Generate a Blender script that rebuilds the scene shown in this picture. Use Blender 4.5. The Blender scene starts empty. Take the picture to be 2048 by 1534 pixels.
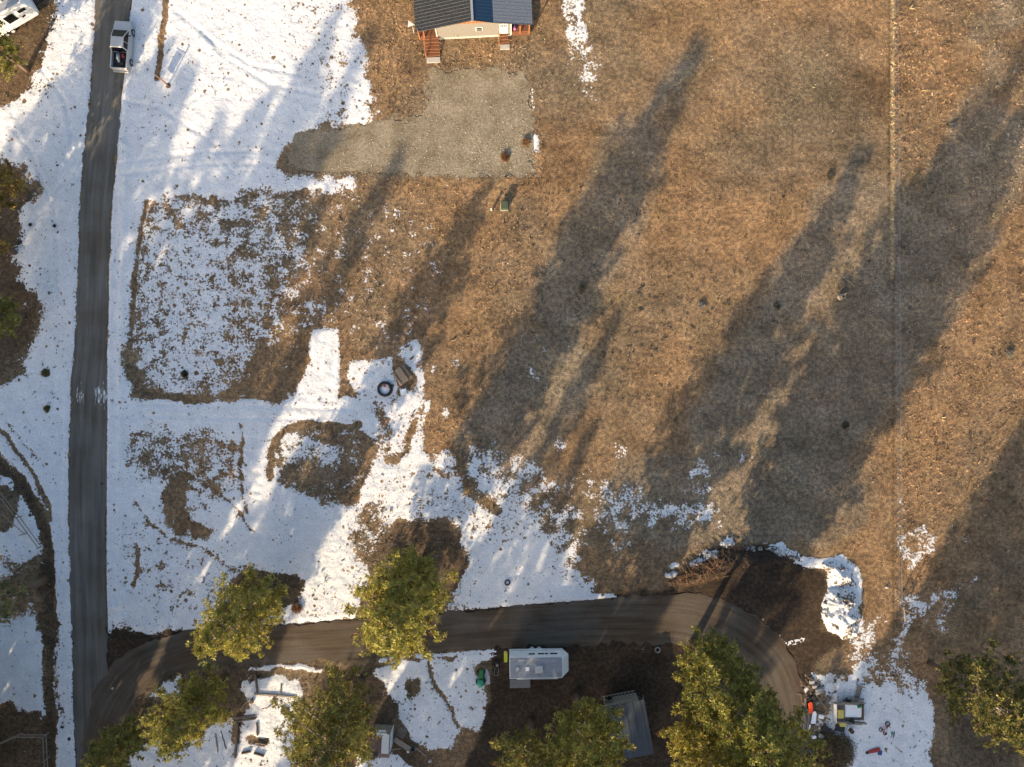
import bpy, bmesh, math, random
import numpy as np
from mathutils import Vector, Matrix
from mathutils.geometry import tessellate_polygon

# ------------------------------------------------------------------ camera, light, exposure
scn = bpy.context.scene
R = math.radians
S = 17.0            # photograph pixels per metre on the ground
CAMH = 80.0
cam_d = bpy.data.cameras.new("camera"); cam = bpy.data.objects.new("camera", cam_d)
scn.collection.objects.link(cam); scn.camera = cam
cam.location = (0, 0, CAMH); cam.rotation_euler = (0, 0, 0)
cam_d.sensor_width = 36; cam_d.lens = 36 * CAMH / (2048 / S); cam_d.clip_end = 6000; cam_d.clip_start = 0.5
SUN_EL = 19.0; SUN_AZ = 28.0     # shadows run up and to the right, 28 degrees off vertical
sd = Vector((-math.sin(R(SUN_AZ)) * math.cos(R(SUN_EL)), -math.cos(R(SUN_AZ)) * math.cos(R(SUN_EL)), math.sin(R(SUN_EL))))
sun_d = bpy.data.lights.new("sun", 'SUN'); sun_d.energy = 5.0; sun_d.angle = R(0.53); sun_d.color = (1.0, 0.77, 0.50)
sun = bpy.data.objects.new("sun", sun_d); scn.collection.objects.link(sun)
sun.rotation_euler = sd.to_track_quat('Z', 'Y').to_euler()
w = bpy.data.worlds.new("World"); scn.world = w; w.use_nodes = True
wn = w.node_tree.nodes; sky = wn.new('ShaderNodeTexSky'); sky.sky_type = 'NISHITA'; sky.sun_disc = False
sky.sun_elevation = R(SUN_EL); sky.sun_rotation = math.atan2(sd.x, sd.y); sky.air_density = 1.0; sky.dust_density = 3.0; sky.ozone_density = 0.6
w.node_tree.links.new(sky.outputs[0], wn['Background'].inputs[0]); wn['Background'].inputs[1].default_value = 0.132
scn.view_settings.view_transform = 'Standard'; scn.view_settings.look = 'None'; scn.view_settings.gamma = 1
scn.view_settings.use_curve_mapping = False; scn.view_settings.exposure = 1.0
scn.render.engine = 'CYCLES'; scn.cycles.max_bounces = 4; scn.cycles.diffuse_bounces = 2; scn.cycles.glossy_bounces = 2; scn.cycles.transmission_bounces = 2

rnd = random.Random(7); rng = np.random.default_rng(11)
C = scn.collection

# ------------------------------------------------------------------ helpers
def P(px, py, h=0.0):
    k = (CAMH - h) / CAMH / S
    return ((px - 1024) * k, (767 - py) * k)

def nt(m):
    m.use_nodes = True; return m.node_tree.nodes, m.node_tree.links
MATS = {}
def mat(name, col, rough=0.7, metal=0.0, var=0.25, scale=6.0, bump=0.0, stretch=None, spec=0.4, col2=None):
    if name in MATS: return MATS[name]
    m = bpy.data.materials.new(name); n, l = nt(m); b = n['Principled BSDF']
    b.inputs['Roughness'].default_value = rough; b.inputs['Metallic'].default_value = metal
    b.inputs['Specular IOR Level'].default_value = spec
    tc = n.new('ShaderNodeTexCoord'); mp = n.new('ShaderNodeMapping'); l.new(tc.outputs['Object'], mp.inputs[0])
    if stretch: mp.inputs['Scale'].default_value = stretch
    nz = n.new('ShaderNodeTexNoise'); nz.inputs['Scale'].default_value = scale; nz.inputs['Detail'].default_value = 6
    l.new(mp.outputs[0], nz.inputs['Vector'])
    cr = n.new('ShaderNodeValToRGB'); cr.color_ramp.elements[0].position = 0.3; cr.color_ramp.elements[1].position = 0.7
    c0 = [max(0, c * (1 - var)) for c in col]; c1 = [min(1, c * (1 + var)) for c in (col2 or col)]
    cr.color_ramp.elements[0].color = (*c0, 1); cr.color_ramp.elements[1].color = (*c1, 1)
    l.new(nz.outputs['Fac'], cr.inputs[0]); l.new(cr.outputs[0], b.inputs['Base Color'])
    if bump:
        bp = n.new('ShaderNodeBump'); bp.inputs['Distance'].default_value = bump; l.new(nz.outputs['Fac'], bp.inputs['Height'])
        l.new(bp.outputs[0], b.inputs['Normal'])
    MATS[name] = m; return m

class MB:
    def __init__(s): s.v = []; s.f = []; s.M = Matrix()
    def add(s, vs, fs):
        o = len(s.v); s.v += [tuple(s.M @ Vector(v)) for v in vs]; s.f += [tuple(i + o for i in f) for f in fs]; return s
    def box(s, c, d, rz=0, rx=0, ry=0):
        M = Matrix.Translation(c) @ Matrix.Rotation(R(rz), 4, 'Z') @ Matrix.Rotation(R(rx), 4, 'X') @ Matrix.Rotation(R(ry), 4, 'Y')
        x, y, z = d[0] / 2, d[1] / 2, d[2] / 2
        e = min(x, y, z) * 0.18
        # chamfered top: 12 verts
        vs = [(-x, -y, -z), (x, -y, -z), (x, y, -z), (-x, y, -z), (-x, -y, z - e), (x, -y, z - e), (x, y, z - e), (-x, y, z - e),
              (-x + e, -y + e, z), (x - e, -y + e, z), (x - e, y - e, z), (-x + e, y - e, z)]
        fs = [(3, 2, 1, 0), (8, 9, 10, 11)] + [(i, (i + 1) % 4, 4 + (i + 1) % 4, 4 + i) for i in range(4)] + [(4 + i, 4 + (i + 1) % 4, 8 + (i + 1) % 4, 8 + i) for i in range(4)]
        return s.add([M @ Vector(v) for v in vs], fs)
    def cyl(s, p0, p1, r0, r1=None, n=8, cap=True):
        r1 = r0 if r1 is None else r1
        p0 = Vector(p0); p1 = Vector(p1); d = (p1 - p0); q = d.to_track_quat('Z', 'Y')
        vs = []
        for p, r in ((p0, r0), (p1, r1)):
            for i in range(n):
                a = 2 * math.pi * i / n; vs.append(p + q @ Vector((math.cos(a) * r, math.sin(a) * r, 0)))
        fs = [(i, (i + 1) % n, n + (i + 1) % n, n + i) for i in range(n)]
        if cap: fs += [tuple(range(n))[::-1], tuple(range(n, 2 * n))]
        return s.add(vs, fs)
    def tube(s, pts, r, n=6):
        for a, b in zip(pts[:-1], pts[1:]): s.cyl(a, b, r, r, n)
        return s
    def loft(s, secs, cap=True):
        n = len(secs[0]); vs = [p for q in secs for p in q]; fs = []
        for k in range(len(secs) - 1):
            for i in range(n): j = (i + 1) % n; fs.append((k * n + i, k * n + j, (k + 1) * n + j, (k + 1) * n + i))
        if cap: fs += [tuple(range(n))[::-1], tuple(range((len(secs) - 1) * n, len(secs) * n))]
        return s.add(vs, fs)
    def prism(s, pts, z0, z1):
        n = len(pts); return s.add([(x, y, z0) for x, y in pts] + [(x, y, z1) for x, y in pts],
            [tuple(range(n))[::-1], tuple(range(n, 2 * n))] + [(i, (i + 1) % n, n + (i + 1) % n, n + i) for i in range(n)])
    def lathe(s, prof, c=(0, 0, 0), n=20, close=False):
        vs = []; fs = []; m = len(prof)
        for i in range(n):
            a = 2 * math.pi * i / n
            for r, z in prof: vs.append((c[0] + math.cos(a) * r, c[1] + math.sin(a) * r, c[2] + z))
        for i in range(n):
            j = (i + 1) % n
            for k in range(m if close else m - 1):
                k2 = (k + 1) % m; fs.append((i * m + k, j * m + k, j * m + k2, i * m + k2))
        return s.add(vs, fs)
    def blob(s, c, r, seed=0, n=8, m=5, jit=0.2):
        q = random.Random(seed); vs = []; fs = []
        for k in range(m + 1):
            ph = math.pi * k / m
            for i in range(n):
                a = 2 * math.pi * i / n; j = 1 + q.uniform(-jit, jit)
                vs.append((c[0] + r[0] * math.sin(ph) * math.cos(a) * j, c[1] + r[1] * math.sin(ph) * math.sin(a) * j, c[2] + r[2] * math.cos(ph) * (1 + q.uniform(-jit, jit) * .3)))
        for k in range(m):
            for i in range(n): fs.append((k * n + i, (k + 1) * n + i, (k + 1) * n + (i + 1) % n, k * n + (i + 1) % n))
        return s.add(vs, fs)
    def build(s, name, m, parent=None, smooth=False, kind=None):
        me = bpy.data.meshes.new(name); me.from_pydata(s.v, [], s.f); me.update(); me.materials.append(m)
        if smooth: me.polygons.foreach_set('use_smooth', [True] * len(me.polygons))
        bm = bmesh.new(); bm.from_mesh(me); bmesh.ops.recalc_face_normals(bm, faces=bm.faces); bm.to_mesh(me); bm.free()
        o = bpy.data.objects.new(name, me); C.objects.link(o)
        if parent is not None: o.parent = parent
        if kind: o['kind'] = kind
        return o

def thing(name, label, cat, loc=(0, 0, 0), rz=0, group=None):
    o = bpy.data.objects.new(name, None); C.objects.link(o); o.empty_display_size = .2
    o.location = loc if len(loc) == 3 else (loc[0], loc[1], 0); o.rotation_euler = (0, 0, R(rz))
    o['label'] = label; o['category'] = cat
    if group: o['group'] = group
    return o
def tag(o, label, cat, group=None, loc=None, rz=0):
    o['label'] = label; o['category'] = cat
    if group: o['group'] = group
    if loc is not None: o.location = loc if len(loc) == 3 else (loc[0], loc[1], 0); o.rotation_euler = (0, 0, R(rz))
    return o
def dup(root, loc, rz, label, group=None, scale=None):
    r = root.copy(); C.objects.link(r); r.location = loc if len(loc) == 3 else (loc[0], loc[1], 0); r.rotation_euler = (0, 0, R(rz)); r['label'] = label
    if group: r['group'] = group
    if scale: r.scale = scale
    for ch in root.children:
        c = ch.copy(); C.objects.link(c); c.parent = r
        for g in ch.children:
            d = g.copy(); C.objects.link(d); d.parent = c
    return r
def np_mesh(name, V, T, m, attrs=None, smooth=False):
    me = bpy.data.meshes.new(name); nv = len(V); nf, k = T.shape
    me.vertices.add(nv); me.vertices.foreach_set('co', np.asarray(V, np.float32).ravel())
    me.loops.add(nf * k); me.loops.foreach_set('vertex_index', np.asarray(T, np.int32).ravel())
    me.polygons.add(nf); me.polygons.foreach_set('loop_start', np.arange(0, nf * k, k, dtype=np.int32))
    if smooth: me.polygons.foreach_set('use_smooth', np.ones(nf, bool))
    me.update(calc_edges=True)
    for a, arr in (attrs or {}).items():
        if arr.ndim == 2:
            at = me.attributes.new(a, 'FLOAT_COLOR', 'POINT'); at.data.foreach_set('color', np.hstack([arr, np.ones((nv, 1))]).astype(np.float32).ravel())
        else:
            at = me.attributes.new(a, 'FLOAT', 'POINT'); at.data.foreach_set('value', arr.astype(np.float32))
    me.materials.append(m); return me

# ------------------------------------------------------------------ numpy noise and mask painting (pixel units of the photograph = S per metre)
def vnoise(x, y, seed=0):
    xi = np.floor(x).astype(np.int64); yi = np.floor(y).astype(np.int64); xf = x - xi; yf = y - yi
    def h(a, b):
        n = (a * 374761393 + b * 668265263 + seed * 1442695041) & 0xffffffff
        n = ((n ^ (n >> 13)) * 1274126177) & 0xffffffff
        return ((n ^ (n >> 16)) & 0xffff) / 65535.0
    u = xf * xf * (3 - 2 * xf); v = yf * yf * (3 - 2 * yf)
    return (h(xi, yi) * (1 - u) + h(xi + 1, yi) * u) * (1 - v) + (h(xi, yi + 1) * (1 - u) + h(xi + 1, yi + 1) * u) * v
def fbm(x, y, o=4, seed=0):
    t = 0; a = .5; s = 0
    for k in range(o): t = t + a * vnoise(x * 2 ** k, y * 2 ** k, seed + k); s += a; a *= .5
    return t / s
def sdf(X, Y, pts):
    d = np.full(X.shape, 1e18); inside = np.zeros(X.shape, bool); n = len(pts)
    for i in range(n):
        x0, y0 = pts[i]; x1, y1 = pts[(i + 1) % n]; ex, ey = x1 - x0, y1 - y0
        t = np.clip(((X - x0) * ex + (Y - y0) * ey) / (ex * ex + ey * ey + 1e-9), 0, 1)
        d = np.minimum(d, (X - x0 - t * ex) ** 2 + (Y - y0 - t * ey) ** 2)
        c = ((y0 > Y) != (y1 > Y)) & (X < (x1 - x0) * (Y - y0) / (y1 - y0 + 1e-9) + x0); inside ^= c
    d = np.sqrt(d); return np.where(inside, -d, d)
def ldist(X, Y, pts):
    d = np.full(X.shape, 1e18)
    for (x0, y0), (x1, y1) in zip(pts[:-1], pts[1:]):
        ex, ey = x1 - x0, y1 - y0
        t = np.clip(((X - x0) * ex + (Y - y0) * ey) / (ex * ex + ey * ey + 1e-9), 0, 1)
        d = np.minimum(d, (X - x0 - t * ex) ** 2 + (Y - y0 - t * ey) ** 2)
    return np.sqrt(d)
def sm(d, soft): return np.clip(.5 - d / soft, 0, 1)
def sm2(d, soft): t = sm(d, soft); return t * t * (3 - 2 * t)

ROAD = [(-400, 212, 285), (0, 193, 262), (120, 186, 250), (200, 180, 242), (330, 165, 231), (400, 160, 224), (550, 156, 217), (700, 150, 214), (780, 142, 214),
        (950, 138, 213), (1100, 139, 211), (1200, 142, 213), (1300, 146, 216), (1400, 148, 216), (1534, 152, 214), (1900, 160, 222)]
SIDE = [(190, 1560, 34), (203, 1470, 36), (228, 1390, 42), (290, 1325, 44), (400, 1295, 38), (600, 1286, 38), (800, 1272, 38), (1000, 1256, 40),
        (1200, 1243, 44), (1370, 1236, 52), (1470, 1262, 54), (1545, 1330, 48), (1572, 1420, 42), (1574, 1534, 40), (1574, 1800, 40)]
PAD = [(858, 142), (1000, 140), (1050, 148), (1060, 180), (1066, 300), (1070, 346), (1000, 352), (900, 352), (800, 348), (700, 345), (600, 338), (572, 330), (583, 300), (592, 268),
       (650, 262), (720, 250), (800, 238), (850, 228), (856, 190)]
road_poly = [(l, y) for y, l, r in ROAD] + [(r, y) for y, l, r in ROAD[::-1]]
side_ln = [(a, b) for a, b, c in SIDE]

def snow_field(X, Y):
    n1 = fbm(X / 60, Y / 60, 3, 5) - .5; n2 = fbm(X / 25, Y / 25, 3, 9) - .5
    Xw = X + n1 * 40 + n2 * 16; Yw = Y + (fbm(X / 50, Y / 50, 3, 21) - .5) * 44 + (fbm(X / 20, Y / 20, 2, 23) - .5) * 14
    s = np.zeros(X.shape)
    def po(val, pts, soft=24, warp=True):
        nonlocal s
        m = sm2(sdf(Xw if warp else X, Yw if warp else Y, pts), soft * (1.6 if warp else 1)); s = s * (1 - m) + val * m
    def ln(val, pts, wd, soft=8, warp=.5):
        nonlocal s
        m = sm2(ldist(X + (Xw - X) * warp, Y + (Yw - Y) * warp, pts) - wd, soft); s = s * (1 - m) + val * m
    # west half: broad snow
    po(.94, [(-700, -500), (690, -500), (700, 0), (725, 110), (742, 200), (735, 240), (600, 262), (575, 300), (545, 350), (620, 352), (715, 358), (715, 388), (560, 392), (300, 398),
             (255, 700), (250, 800), (820, 800), (860, 900), (860, 980), (740, 1010), (720, 1130), (720, 1240), (380, 1262), (290, 1270), (220, 1240), (120, 1800), (-700, 1800)], 20)
    po(.76, [(560, -20), (690, -20), (742, 200), (735, 240), (640, 255), (600, 150)], 40)
    po(.52, [(290, 402), (420, 400), (520, 395), (620, 400), (620, 520), (560, 640), (500, 700), (430, 790), (350, 792), (275, 770), (262, 640), (275, 500)], 24)
    po(.66, [(300, 440), (420, 470), (470, 600), (440, 740), (330, 770), (290, 600)], 40)
    po(.50, [(480, 400), (620, 400), (640, 600), (600, 700), (560, 790), (400, 790), (470, 700), (520, 600), (490, 500)], 30)
    po(.38, [(590, 395), (700, 390), (760, 450), (760, 640), (690, 660), (610, 660), (560, 740), (530, 700), (580, 560)], 40)
    po(.24, [(620, 400), (860, 400), (900, 480), (880, 600), (840, 700), (780, 720), (690, 690), (640, 560)], 40)
    po(.97, [(625, 658), (678, 658), (682, 720), (676, 800), (590, 812), (596, 775), (612, 735)], 10, False)
    po(.14, [(525, 690), (610, 668), (620, 725), (590, 770), (560, 792), (470, 796), (480, 740)], 16)
    po(.93, [(215, 788), (520, 800), (700, 795), (860, 790), (850, 850), (700, 850), (600, 848), (540, 880), (530, 940), (480, 990), (470, 900), (440, 862), (330, 850), (215, 870)], 10)
    # lower lawn by the road
    po(.50, [(255, 885), (300, 862), (440, 862), (480, 900), (480, 990), (400, 1010), (330, 960), (270, 970), (248, 930)], 20)
    po(.03, [(348, 955), (372, 942), (392, 955), (378, 985), (372, 1015), (395, 1045), (430, 1058), (424, 1085), (388, 1084), (352, 1066), (326, 1034), (322, 990)], 14)
    po(.60, [(385, 955), (420, 960), (415, 1010), (385, 1040), (378, 1000)], 12)
    po(.72, [(245, 1040), (330, 1060), (440, 1110), (500, 1150), (440, 1230), (300, 1230), (250, 1150)], 40)
    ln(.25, [(332, 850), (362, 885), (378, 925), (430, 985), (475, 1020), (510, 1062)], 3)
    ln(.30, [(275, 1005), (300, 1045), (350, 1080), (400, 1100), (470, 1140)], 3)
    ln(.15, [(274, 1090), (278, 1140), (268, 1170)], 4)
    ln(.2, [(484, 850), (480, 900), (482, 940), (480, 985), (492, 1022)], 2.5)
    po(.26, [(545, 880), (570, 860), (640, 846), (720, 845), (740, 870), (745, 900), (735, 950), (705, 1000), (640, 1005), (560, 980), (545, 935)], 12)
    po(.70, [(560, 890), (600, 870), (640, 885), (690, 900), (680, 925), (600, 925), (565, 940)], 18)
    ln(.05, [(540, 960), (538, 900), (570, 862), (640, 848), (720, 846)], 7)
    # ditch line east of the road
    ln(.12, [(292, 402), (284, 440), (276, 500), (268, 570), (262, 640), (258, 720), (262, 765)], 4, 6, .2)
    ln(.04, [(272, 775), (320, 793), (380, 796)], 7, 8)
    ln(.15, [(380, 796), (470, 792), (560, 786)], 6, 10)
    ln(.05, [(336, -20), (328, 40), (322, 90), (314, 155)], 6, 5, .2)
    # fire ring camp
    po(.85, [(692, 735), (720, 720), (760, 725), (800, 690), (830, 680), (845, 700), (850, 760), (840, 800), (800, 860), (740, 830), (730, 800), (700, 775)], 14)
    po(.06, [(782, 722), (800, 712), (835, 755), (830, 785), (800, 800), (795, 770)], 6, False)
    po(.04, [(793, 778), (806, 770), (824, 780), (822, 796), (806, 800), (795, 792)], 4, False)
    po(.30, [(740, 800), (800, 860), (850, 780), (835, 870), (800, 930), (760, 930), (740, 900), (760, 850)], 20)
    po(.8, [(770, 810), (835, 770), (810, 860), (790, 900), (765, 900), (775, 850)], 16)
    # middle
    po(.78, [(720, 1010), (780, 930), (860, 900), (850, 980), (800, 1060), (740, 1100), (720, 1240), (600, 1245), (620, 1180), (700, 1090)], 12)
    po(.42, [(700, 1010), (770, 1000), (760, 1080), (715, 1130), (690, 1080)], 24)
    po(.70, [(855, 930), (880, 885), (920, 900), (960, 890), (1010, 920), (1040, 960), (1090, 1010), (1140, 1070), (1150, 1130), (1200, 1180), (1180, 1200), (900, 1225), (930, 1160), (880, 1060), (800, 1040)], 20)
    po(.50, [(930, 885), (1040, 900), (1120, 960), (1180, 1060), (1170, 1150), (1130, 1100), (1080, 1040), (1000, 970)], 30)
    po(.92, [(960, 1080), (1080, 1080), (1130, 1160), (1190, 1190), (920, 1225)], 30)
    po(.90, [(900, 1222), (1000, 1206), (1120, 1190), (1225, 1186), (1240, 1196), (1120, 1204), (1000, 1216), (905, 1232)], 6, False)
    ln(.08, [(905, 895), (925, 925), (945, 980), (1000, 1020)], 8, 18)
    po(.34, [(1050, 960), (1200, 950), (1330, 990), (1440, 970), (1460, 1030), (1420, 1060), (1280, 1050), (1200, 1060), (1100, 1020)], 40)
    po(.52, [(1200, 968), (1260, 965), (1290, 1010), (1350, 1010), (1420, 980), (1430, 1050), (1290, 1040), (1210, 1000)], 24)
    po(.46, [(1375, 915), (1410, 915), (1430, 960), (1400, 990), (1370, 960)], 16)
    for q in ((1233, 902, 18, .42), (1120, 880, 22, .33), (1225, 1050, 22, .40), (1240, 1095, 22, .40), (1450, 905, 22, .33), (1490, 912, 20, .33), (895, 822, 9, .6), (1070, 745, 14, .4), (1100, 700, 12, .3), (1155, 690, 14, .3), (1090, 770, 12, .35), (900, 730, 20, .33), (860, 745, 14, .42)):
        m = sm2(np.hypot(Xw - q[0], Yw - q[1]) - q[2], 16); s = s * (1 - m) + q[3] * m
    # snow under pines stays off
    for q in ((840, 1115, 92, 75), (530, 1180, 78, 42), (720, 1385, 100, 60), (450, 1385, 55, 50), (290, 1440, 44, 40)):
        m = sm2((np.hypot((Xw - q[0]) / q[2], (Yw - q[1]) / q[3]) - 1) * 60, 22); s = s * (1 - m) + .02 * m
    # strip by the house
    po(.66, [(1112, -60), (1178, -60), (1170, 30), (1180, 60), (1190, 110), (1195, 145), (1180, 160), (1150, 130), (1128, 80), (1118, 30)], 16)
    po(.38, [(1130, 90), (1180, 90), (1200, 150), (1190, 215), (1170, 200), (1150, 165)], 22)
    po(.40, [(1056, 170), (1068, 170), (1074, 235), (1064, 235)], 6, False); po(.75, [(1064, 268), (1078, 268), (1080, 305), (1068, 305)], 6, False)
    # turnaround snow
    po(.90, [(1335, 1140), (1352, 1135), (1358, 1148), (1340, 1158)], 5); po(.9, [(1380, 1122), (1405, 1115), (1415, 1128), (1392, 1136)], 5)
    po(.92, [(1408, 1104), (1430, 1098), (1440, 1112), (1415, 1122)], 5); po(.9, [(1442, 1078), (1465, 1074), (1470, 1092), (1450, 1098)], 5)
    po(.9, [(1490, 1092), (1512, 1098), (1505, 1108)], 4); po(.88, [(1530, 1092), (1560, 1088), (1605, 1105), (1602, 1122), (1550, 1108)], 5)
    ln(.9, [(1600, 1118), (1640, 1128), (1680, 1122), (1705, 1145), (1718, 1200)], 12, 8)
    po(.97, [(1655, 1140), (1700, 1130), (1722, 1180), (1728, 1240), (1745, 1250), (1730, 1300), (1700, 1280), (1655, 1262), (1640, 1230), (1650, 1180)], 8)
    po(.55, [(1690, 1275), (1740, 1235), (1765, 1225), (1750, 1290), (1720, 1340), (1700, 1330)], 16)
    # south-east corner by the fence
    po(.93, [(1600, 1400), (1630, 1350), (1690, 1350), (1710, 1330), (1770, 1370), (1790, 1360), (1850, 1370), (1870, 1450), (1860, 1560), (1720, 1700), (1640, 1700), (1690, 1534), (1640, 1440), (1600, 1470)], 14)
    po(.30, [(1606, 1340), (1650, 1370), (1668, 1400), (1650, 1480), (1605, 1500)], 10)
    ln(.9, [(1608, 1380), (1596, 1420), (1598, 1470)], 4, 6)
    po(.5, [(1715, 1290), (1740, 1300), (1775, 1330), (1800, 1290), (1825, 1300), (1860, 1400), (1800, 1380), (1720, 1370)], 20)
    po(.56, [(1795, 1195), (1820, 1190), (1870, 1190), (1920, 1170), (1915, 1200), (1860, 1230), (1815, 1250), (1798, 1330), (1785, 1280)], 14)
    po(.36, [(1850, 1200), (1900, 1230), (1870, 1285), (1850, 1260)], 16)
    po(.45, [(1795, 1060), (1810, 1070), (1850, 1060), (1870, 1075), (1850, 1120), (1815, 1150), (1796, 1160)], 14)
    ln(.28, [(1799, 960), (1800, 1000), (1802, 1060)], 9, 12); ln(.22, [(1905, 990), (1900, 1040), (1930, 1080)], 10, 14); ln(.4, [(1880, 1200), (1960, 1150)], 6, 10)
    ln(.30, [(1520, 1240), (1560, 1275), (1600, 1330), (1610, 1350)], 5, 8); ln(.5, [(1575, 1290), (1615, 1275)], 4, 8); ln(.7, [(1608, 1400), (1592, 1440), (1598, 1480)], 5, 6)
    # yard snow
    po(.86, [(752, 1330), (850, 1312), (985, 1300), (985, 1310), (950, 1340), (960, 1370), (975, 1430), (960, 1450), (925, 1445), (900, 1500), (860, 1500), (820, 1470), (790, 1440), (775, 1390)], 10)
    ln(.02, [(855, 1325), (865, 1360), (890, 1400), (918, 1450)], 3, 5); po(.05, [(815, 1370), (845, 1358), (850, 1385), (825, 1410)], 14)
    ln(.85, [(640, 1336), (560, 1332), (500, 1335)], 4, 6); ln(.9, [(760, 1315), (860, 1304), (985, 1297)], 5, 5)
    ln(.05, [(500, 1347), (600, 1348), (650, 1345)], 5, 6)
    po(.92, [(478, 1352), (600, 1352), (602, 1400), (590, 1534), (600, 1600), (250, 1600), (260, 1505), (330, 1490), (470, 1440), (500, 1410)], 12)
    po(.90, [(300, 1392), (330, 1368), (366, 1345), (350, 1372), (340, 1410)], 8); po(.93, [(255, 1500), (330, 1480), (480, 1440), (600, 1480), (620, 1600), (250, 1600)], 16)
    ln(.6, [(245, 1420), (255, 1400), (268, 1378)], 8, 8); ln(.4, [(240, 1460), (233, 1534)], 5, 8); po(.85, [(725, 1510), (770, 1500), (830, 1534), (810, 1580), (700, 1580)], 10)
    ln(.05, [(470, 1480), (480, 1420)], 9, 10); ln(.05, [(500, 1480), (530, 1488)], 8, 10)
    # left side of the road
    po(.30, [(-100, -100), (92, -100), (125, 40), (80, 130), (85, 180), (50, 205), (-100, 210)], 26)
    po(.02, [(-100, -100), (60, -100), (110, 30), (62, 150), (40, 195), (-100, 200)], 24)
    po(.10, [(-100, 325), (50, 330), (78, 375), (45, 430), (30, 520), (75, 600), (85, 650), (50, 740), (-100, 790)], 26)
    ln(.04, [(-10, 845), (20, 880), (45, 920), (70, 960), (92, 1010), (100, 1040)], 4, 5); ln(.45, [(20, 845), (62, 905), (85, 930)], 3, 6)
    ln(.03, [(-20, 905), (20, 945), (50, 985), (80, 1030), (95, 1100), (105, 1200)], 13, 10)
    po(.03, [(-60, 955), (30, 985), (35, 1030), (10, 1060), (-60, 1060)], 10)
    po(.04, [(30, 1130), (60, 1100), (100, 1095), (112, 1150), (115, 1240), (85, 1250), (70, 1180)], 12)
    ln(.03, [(92, 1180), (98, 1280), (100, 1400), (105, 1600)], 11, 10); po(.03, [(-80, 1405), (30, 1395), (90, 1430), (108, 1470), (112, 1700), (-80, 1700)], 14)
    ln(.4, [(112, 1250), (116, 1330), (122, 1450)], 4, 10)
    po(.2, [(0, 1120), (80, 1130), (70, 1220), (0, 1250)], 30)
    for q in ((92, 745, 8), (95, 817, 5), (370, 748, 5)):
        m = sm2(np.hypot(X - q[0], Y - q[1]) - q[2], 6); s = s * (1 - m)
    # roads, pad
    m = sm2(sdf(X, Y, road_poly) - 1, 5); s = s * (1 - m)
    sr = ldist(X, Y, side_ln) - np.interp(X, [190, 1200, 1370, 1600], [36, 42, 50, 44]); m = sm2(sr, 8); s = s * (1 - m)
    m = sm2(sdf(X, Y, PAD), 8); s = s * (1 - m)
    return s

def masks(X, Y):
    n = fbm(X / 40, Y / 40, 4, 41) - .5
    Xw = X + n * 40; Yw = Y + (fbm(X / 40, Y / 40, 3, 47) - .5) * 40
    def pm(pts, soft): return sm2(sdf(Xw, Yw, pts), soft)
    dirt = np.zeros(X.shape)
    def D(v, m):
        nonlocal dirt
        dirt = np.maximum(dirt, v * m)
    D(1, pm([(210, 1180), (240, 1250), (300, 1262), (1200, 1200), (1340, 1175), (1440, 1140), (1560, 1118), (1640, 1140), (1660, 1200), (1640, 1250), (1690, 1280), (1620, 1340), (1620, 1700), (940, 1700), (900, 1560), (970, 1440), (985, 1300), (640, 1310), (380, 1330), (240, 1420), (230, 1700), (110, 1700), (140, 1200)], 16))
    D(1, pm([(1430, 1090), (1560, 1095), (1600, 1120), (1440, 1150), (1380, 1160), (1350, 1150)], 14))
    for q in ((840, 1125, 105, 85), (530, 1185, 85, 48), (720, 1395, 110, 70), (450, 1390, 80, 60), (290, 1440, 60, 50), (30, 80, 100, 130), (0, 540, 85, 220), (700, 1520, 160, 60), (60, 1490, 90, 120), (1985, 1440, 90, 110)):
        D(.62, sm2((np.hypot((Xw - q[0]) / q[2], (Yw - q[1]) / q[3]) - 1) * 60, 30))
    dirt = np.maximum(dirt, .7 * sm2(ldist(Xw, Yw, [(0, 930), (50, 985), (95, 1090), (100, 1300), (100, 1534)]) - 16, 18))
    orange = .50 + 1.9 * (fbm(X / 150, Y / 150, 3, 61) - .5)
    for q in ((930, 620, 110, 300, .45), (1350, 430, 200, 190, .4), (1920, 800, 160, 180, .35), (900, 370, 300, 16, .5), (980, 110, 140, 60, .30), (1780, 200, 8, 400, -.3), (1600, 150, 300, 200, -.22), (1300, 120, 220, 130, -.12), (1270, 880, 160, 100, .1), (1830, 1080, 40, 160, .3), (1730, 1180, 50, 90, .3), (1940, 620, 110, 200, .2)):
        orange = orange + q[4] * np.exp(-((X - q[0]) / q[2]) ** 2 - ((Y - q[1]) / q[3]) ** 2)
    pale = np.zeros(X.shape)
    for ln_, wd in (([(1170, 470), (1220, 330), (1330, 180), (1400, 90)], 18), ([(1130, 600), (1220, 430), (1260, 300)], 70), ([(1500, 690), (1560, 560), (1680, 350), (1735, 290)], 14), ([(1450, 850), (1620, 600), (1700, 420)], 75),
                    ([(1560, 900), (1760, 480), (1860, 380), (1930, 240), (1990, 120)], 26), ([(1600, 900), (1850, 560), (1990, 300)], 90), ([(1000, 900), (1100, 750)], 90), ([(1300, 1000), (1500, 1000), (1650, 1000)], 90), ([(1970, 60), (2048, 10)], 30)):
        pale = np.maximum(pale, sm2(ldist(Xw, Yw, ln_) - wd, 30))
    return dirt, np.clip(orange, 0, 1.1), pale

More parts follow.
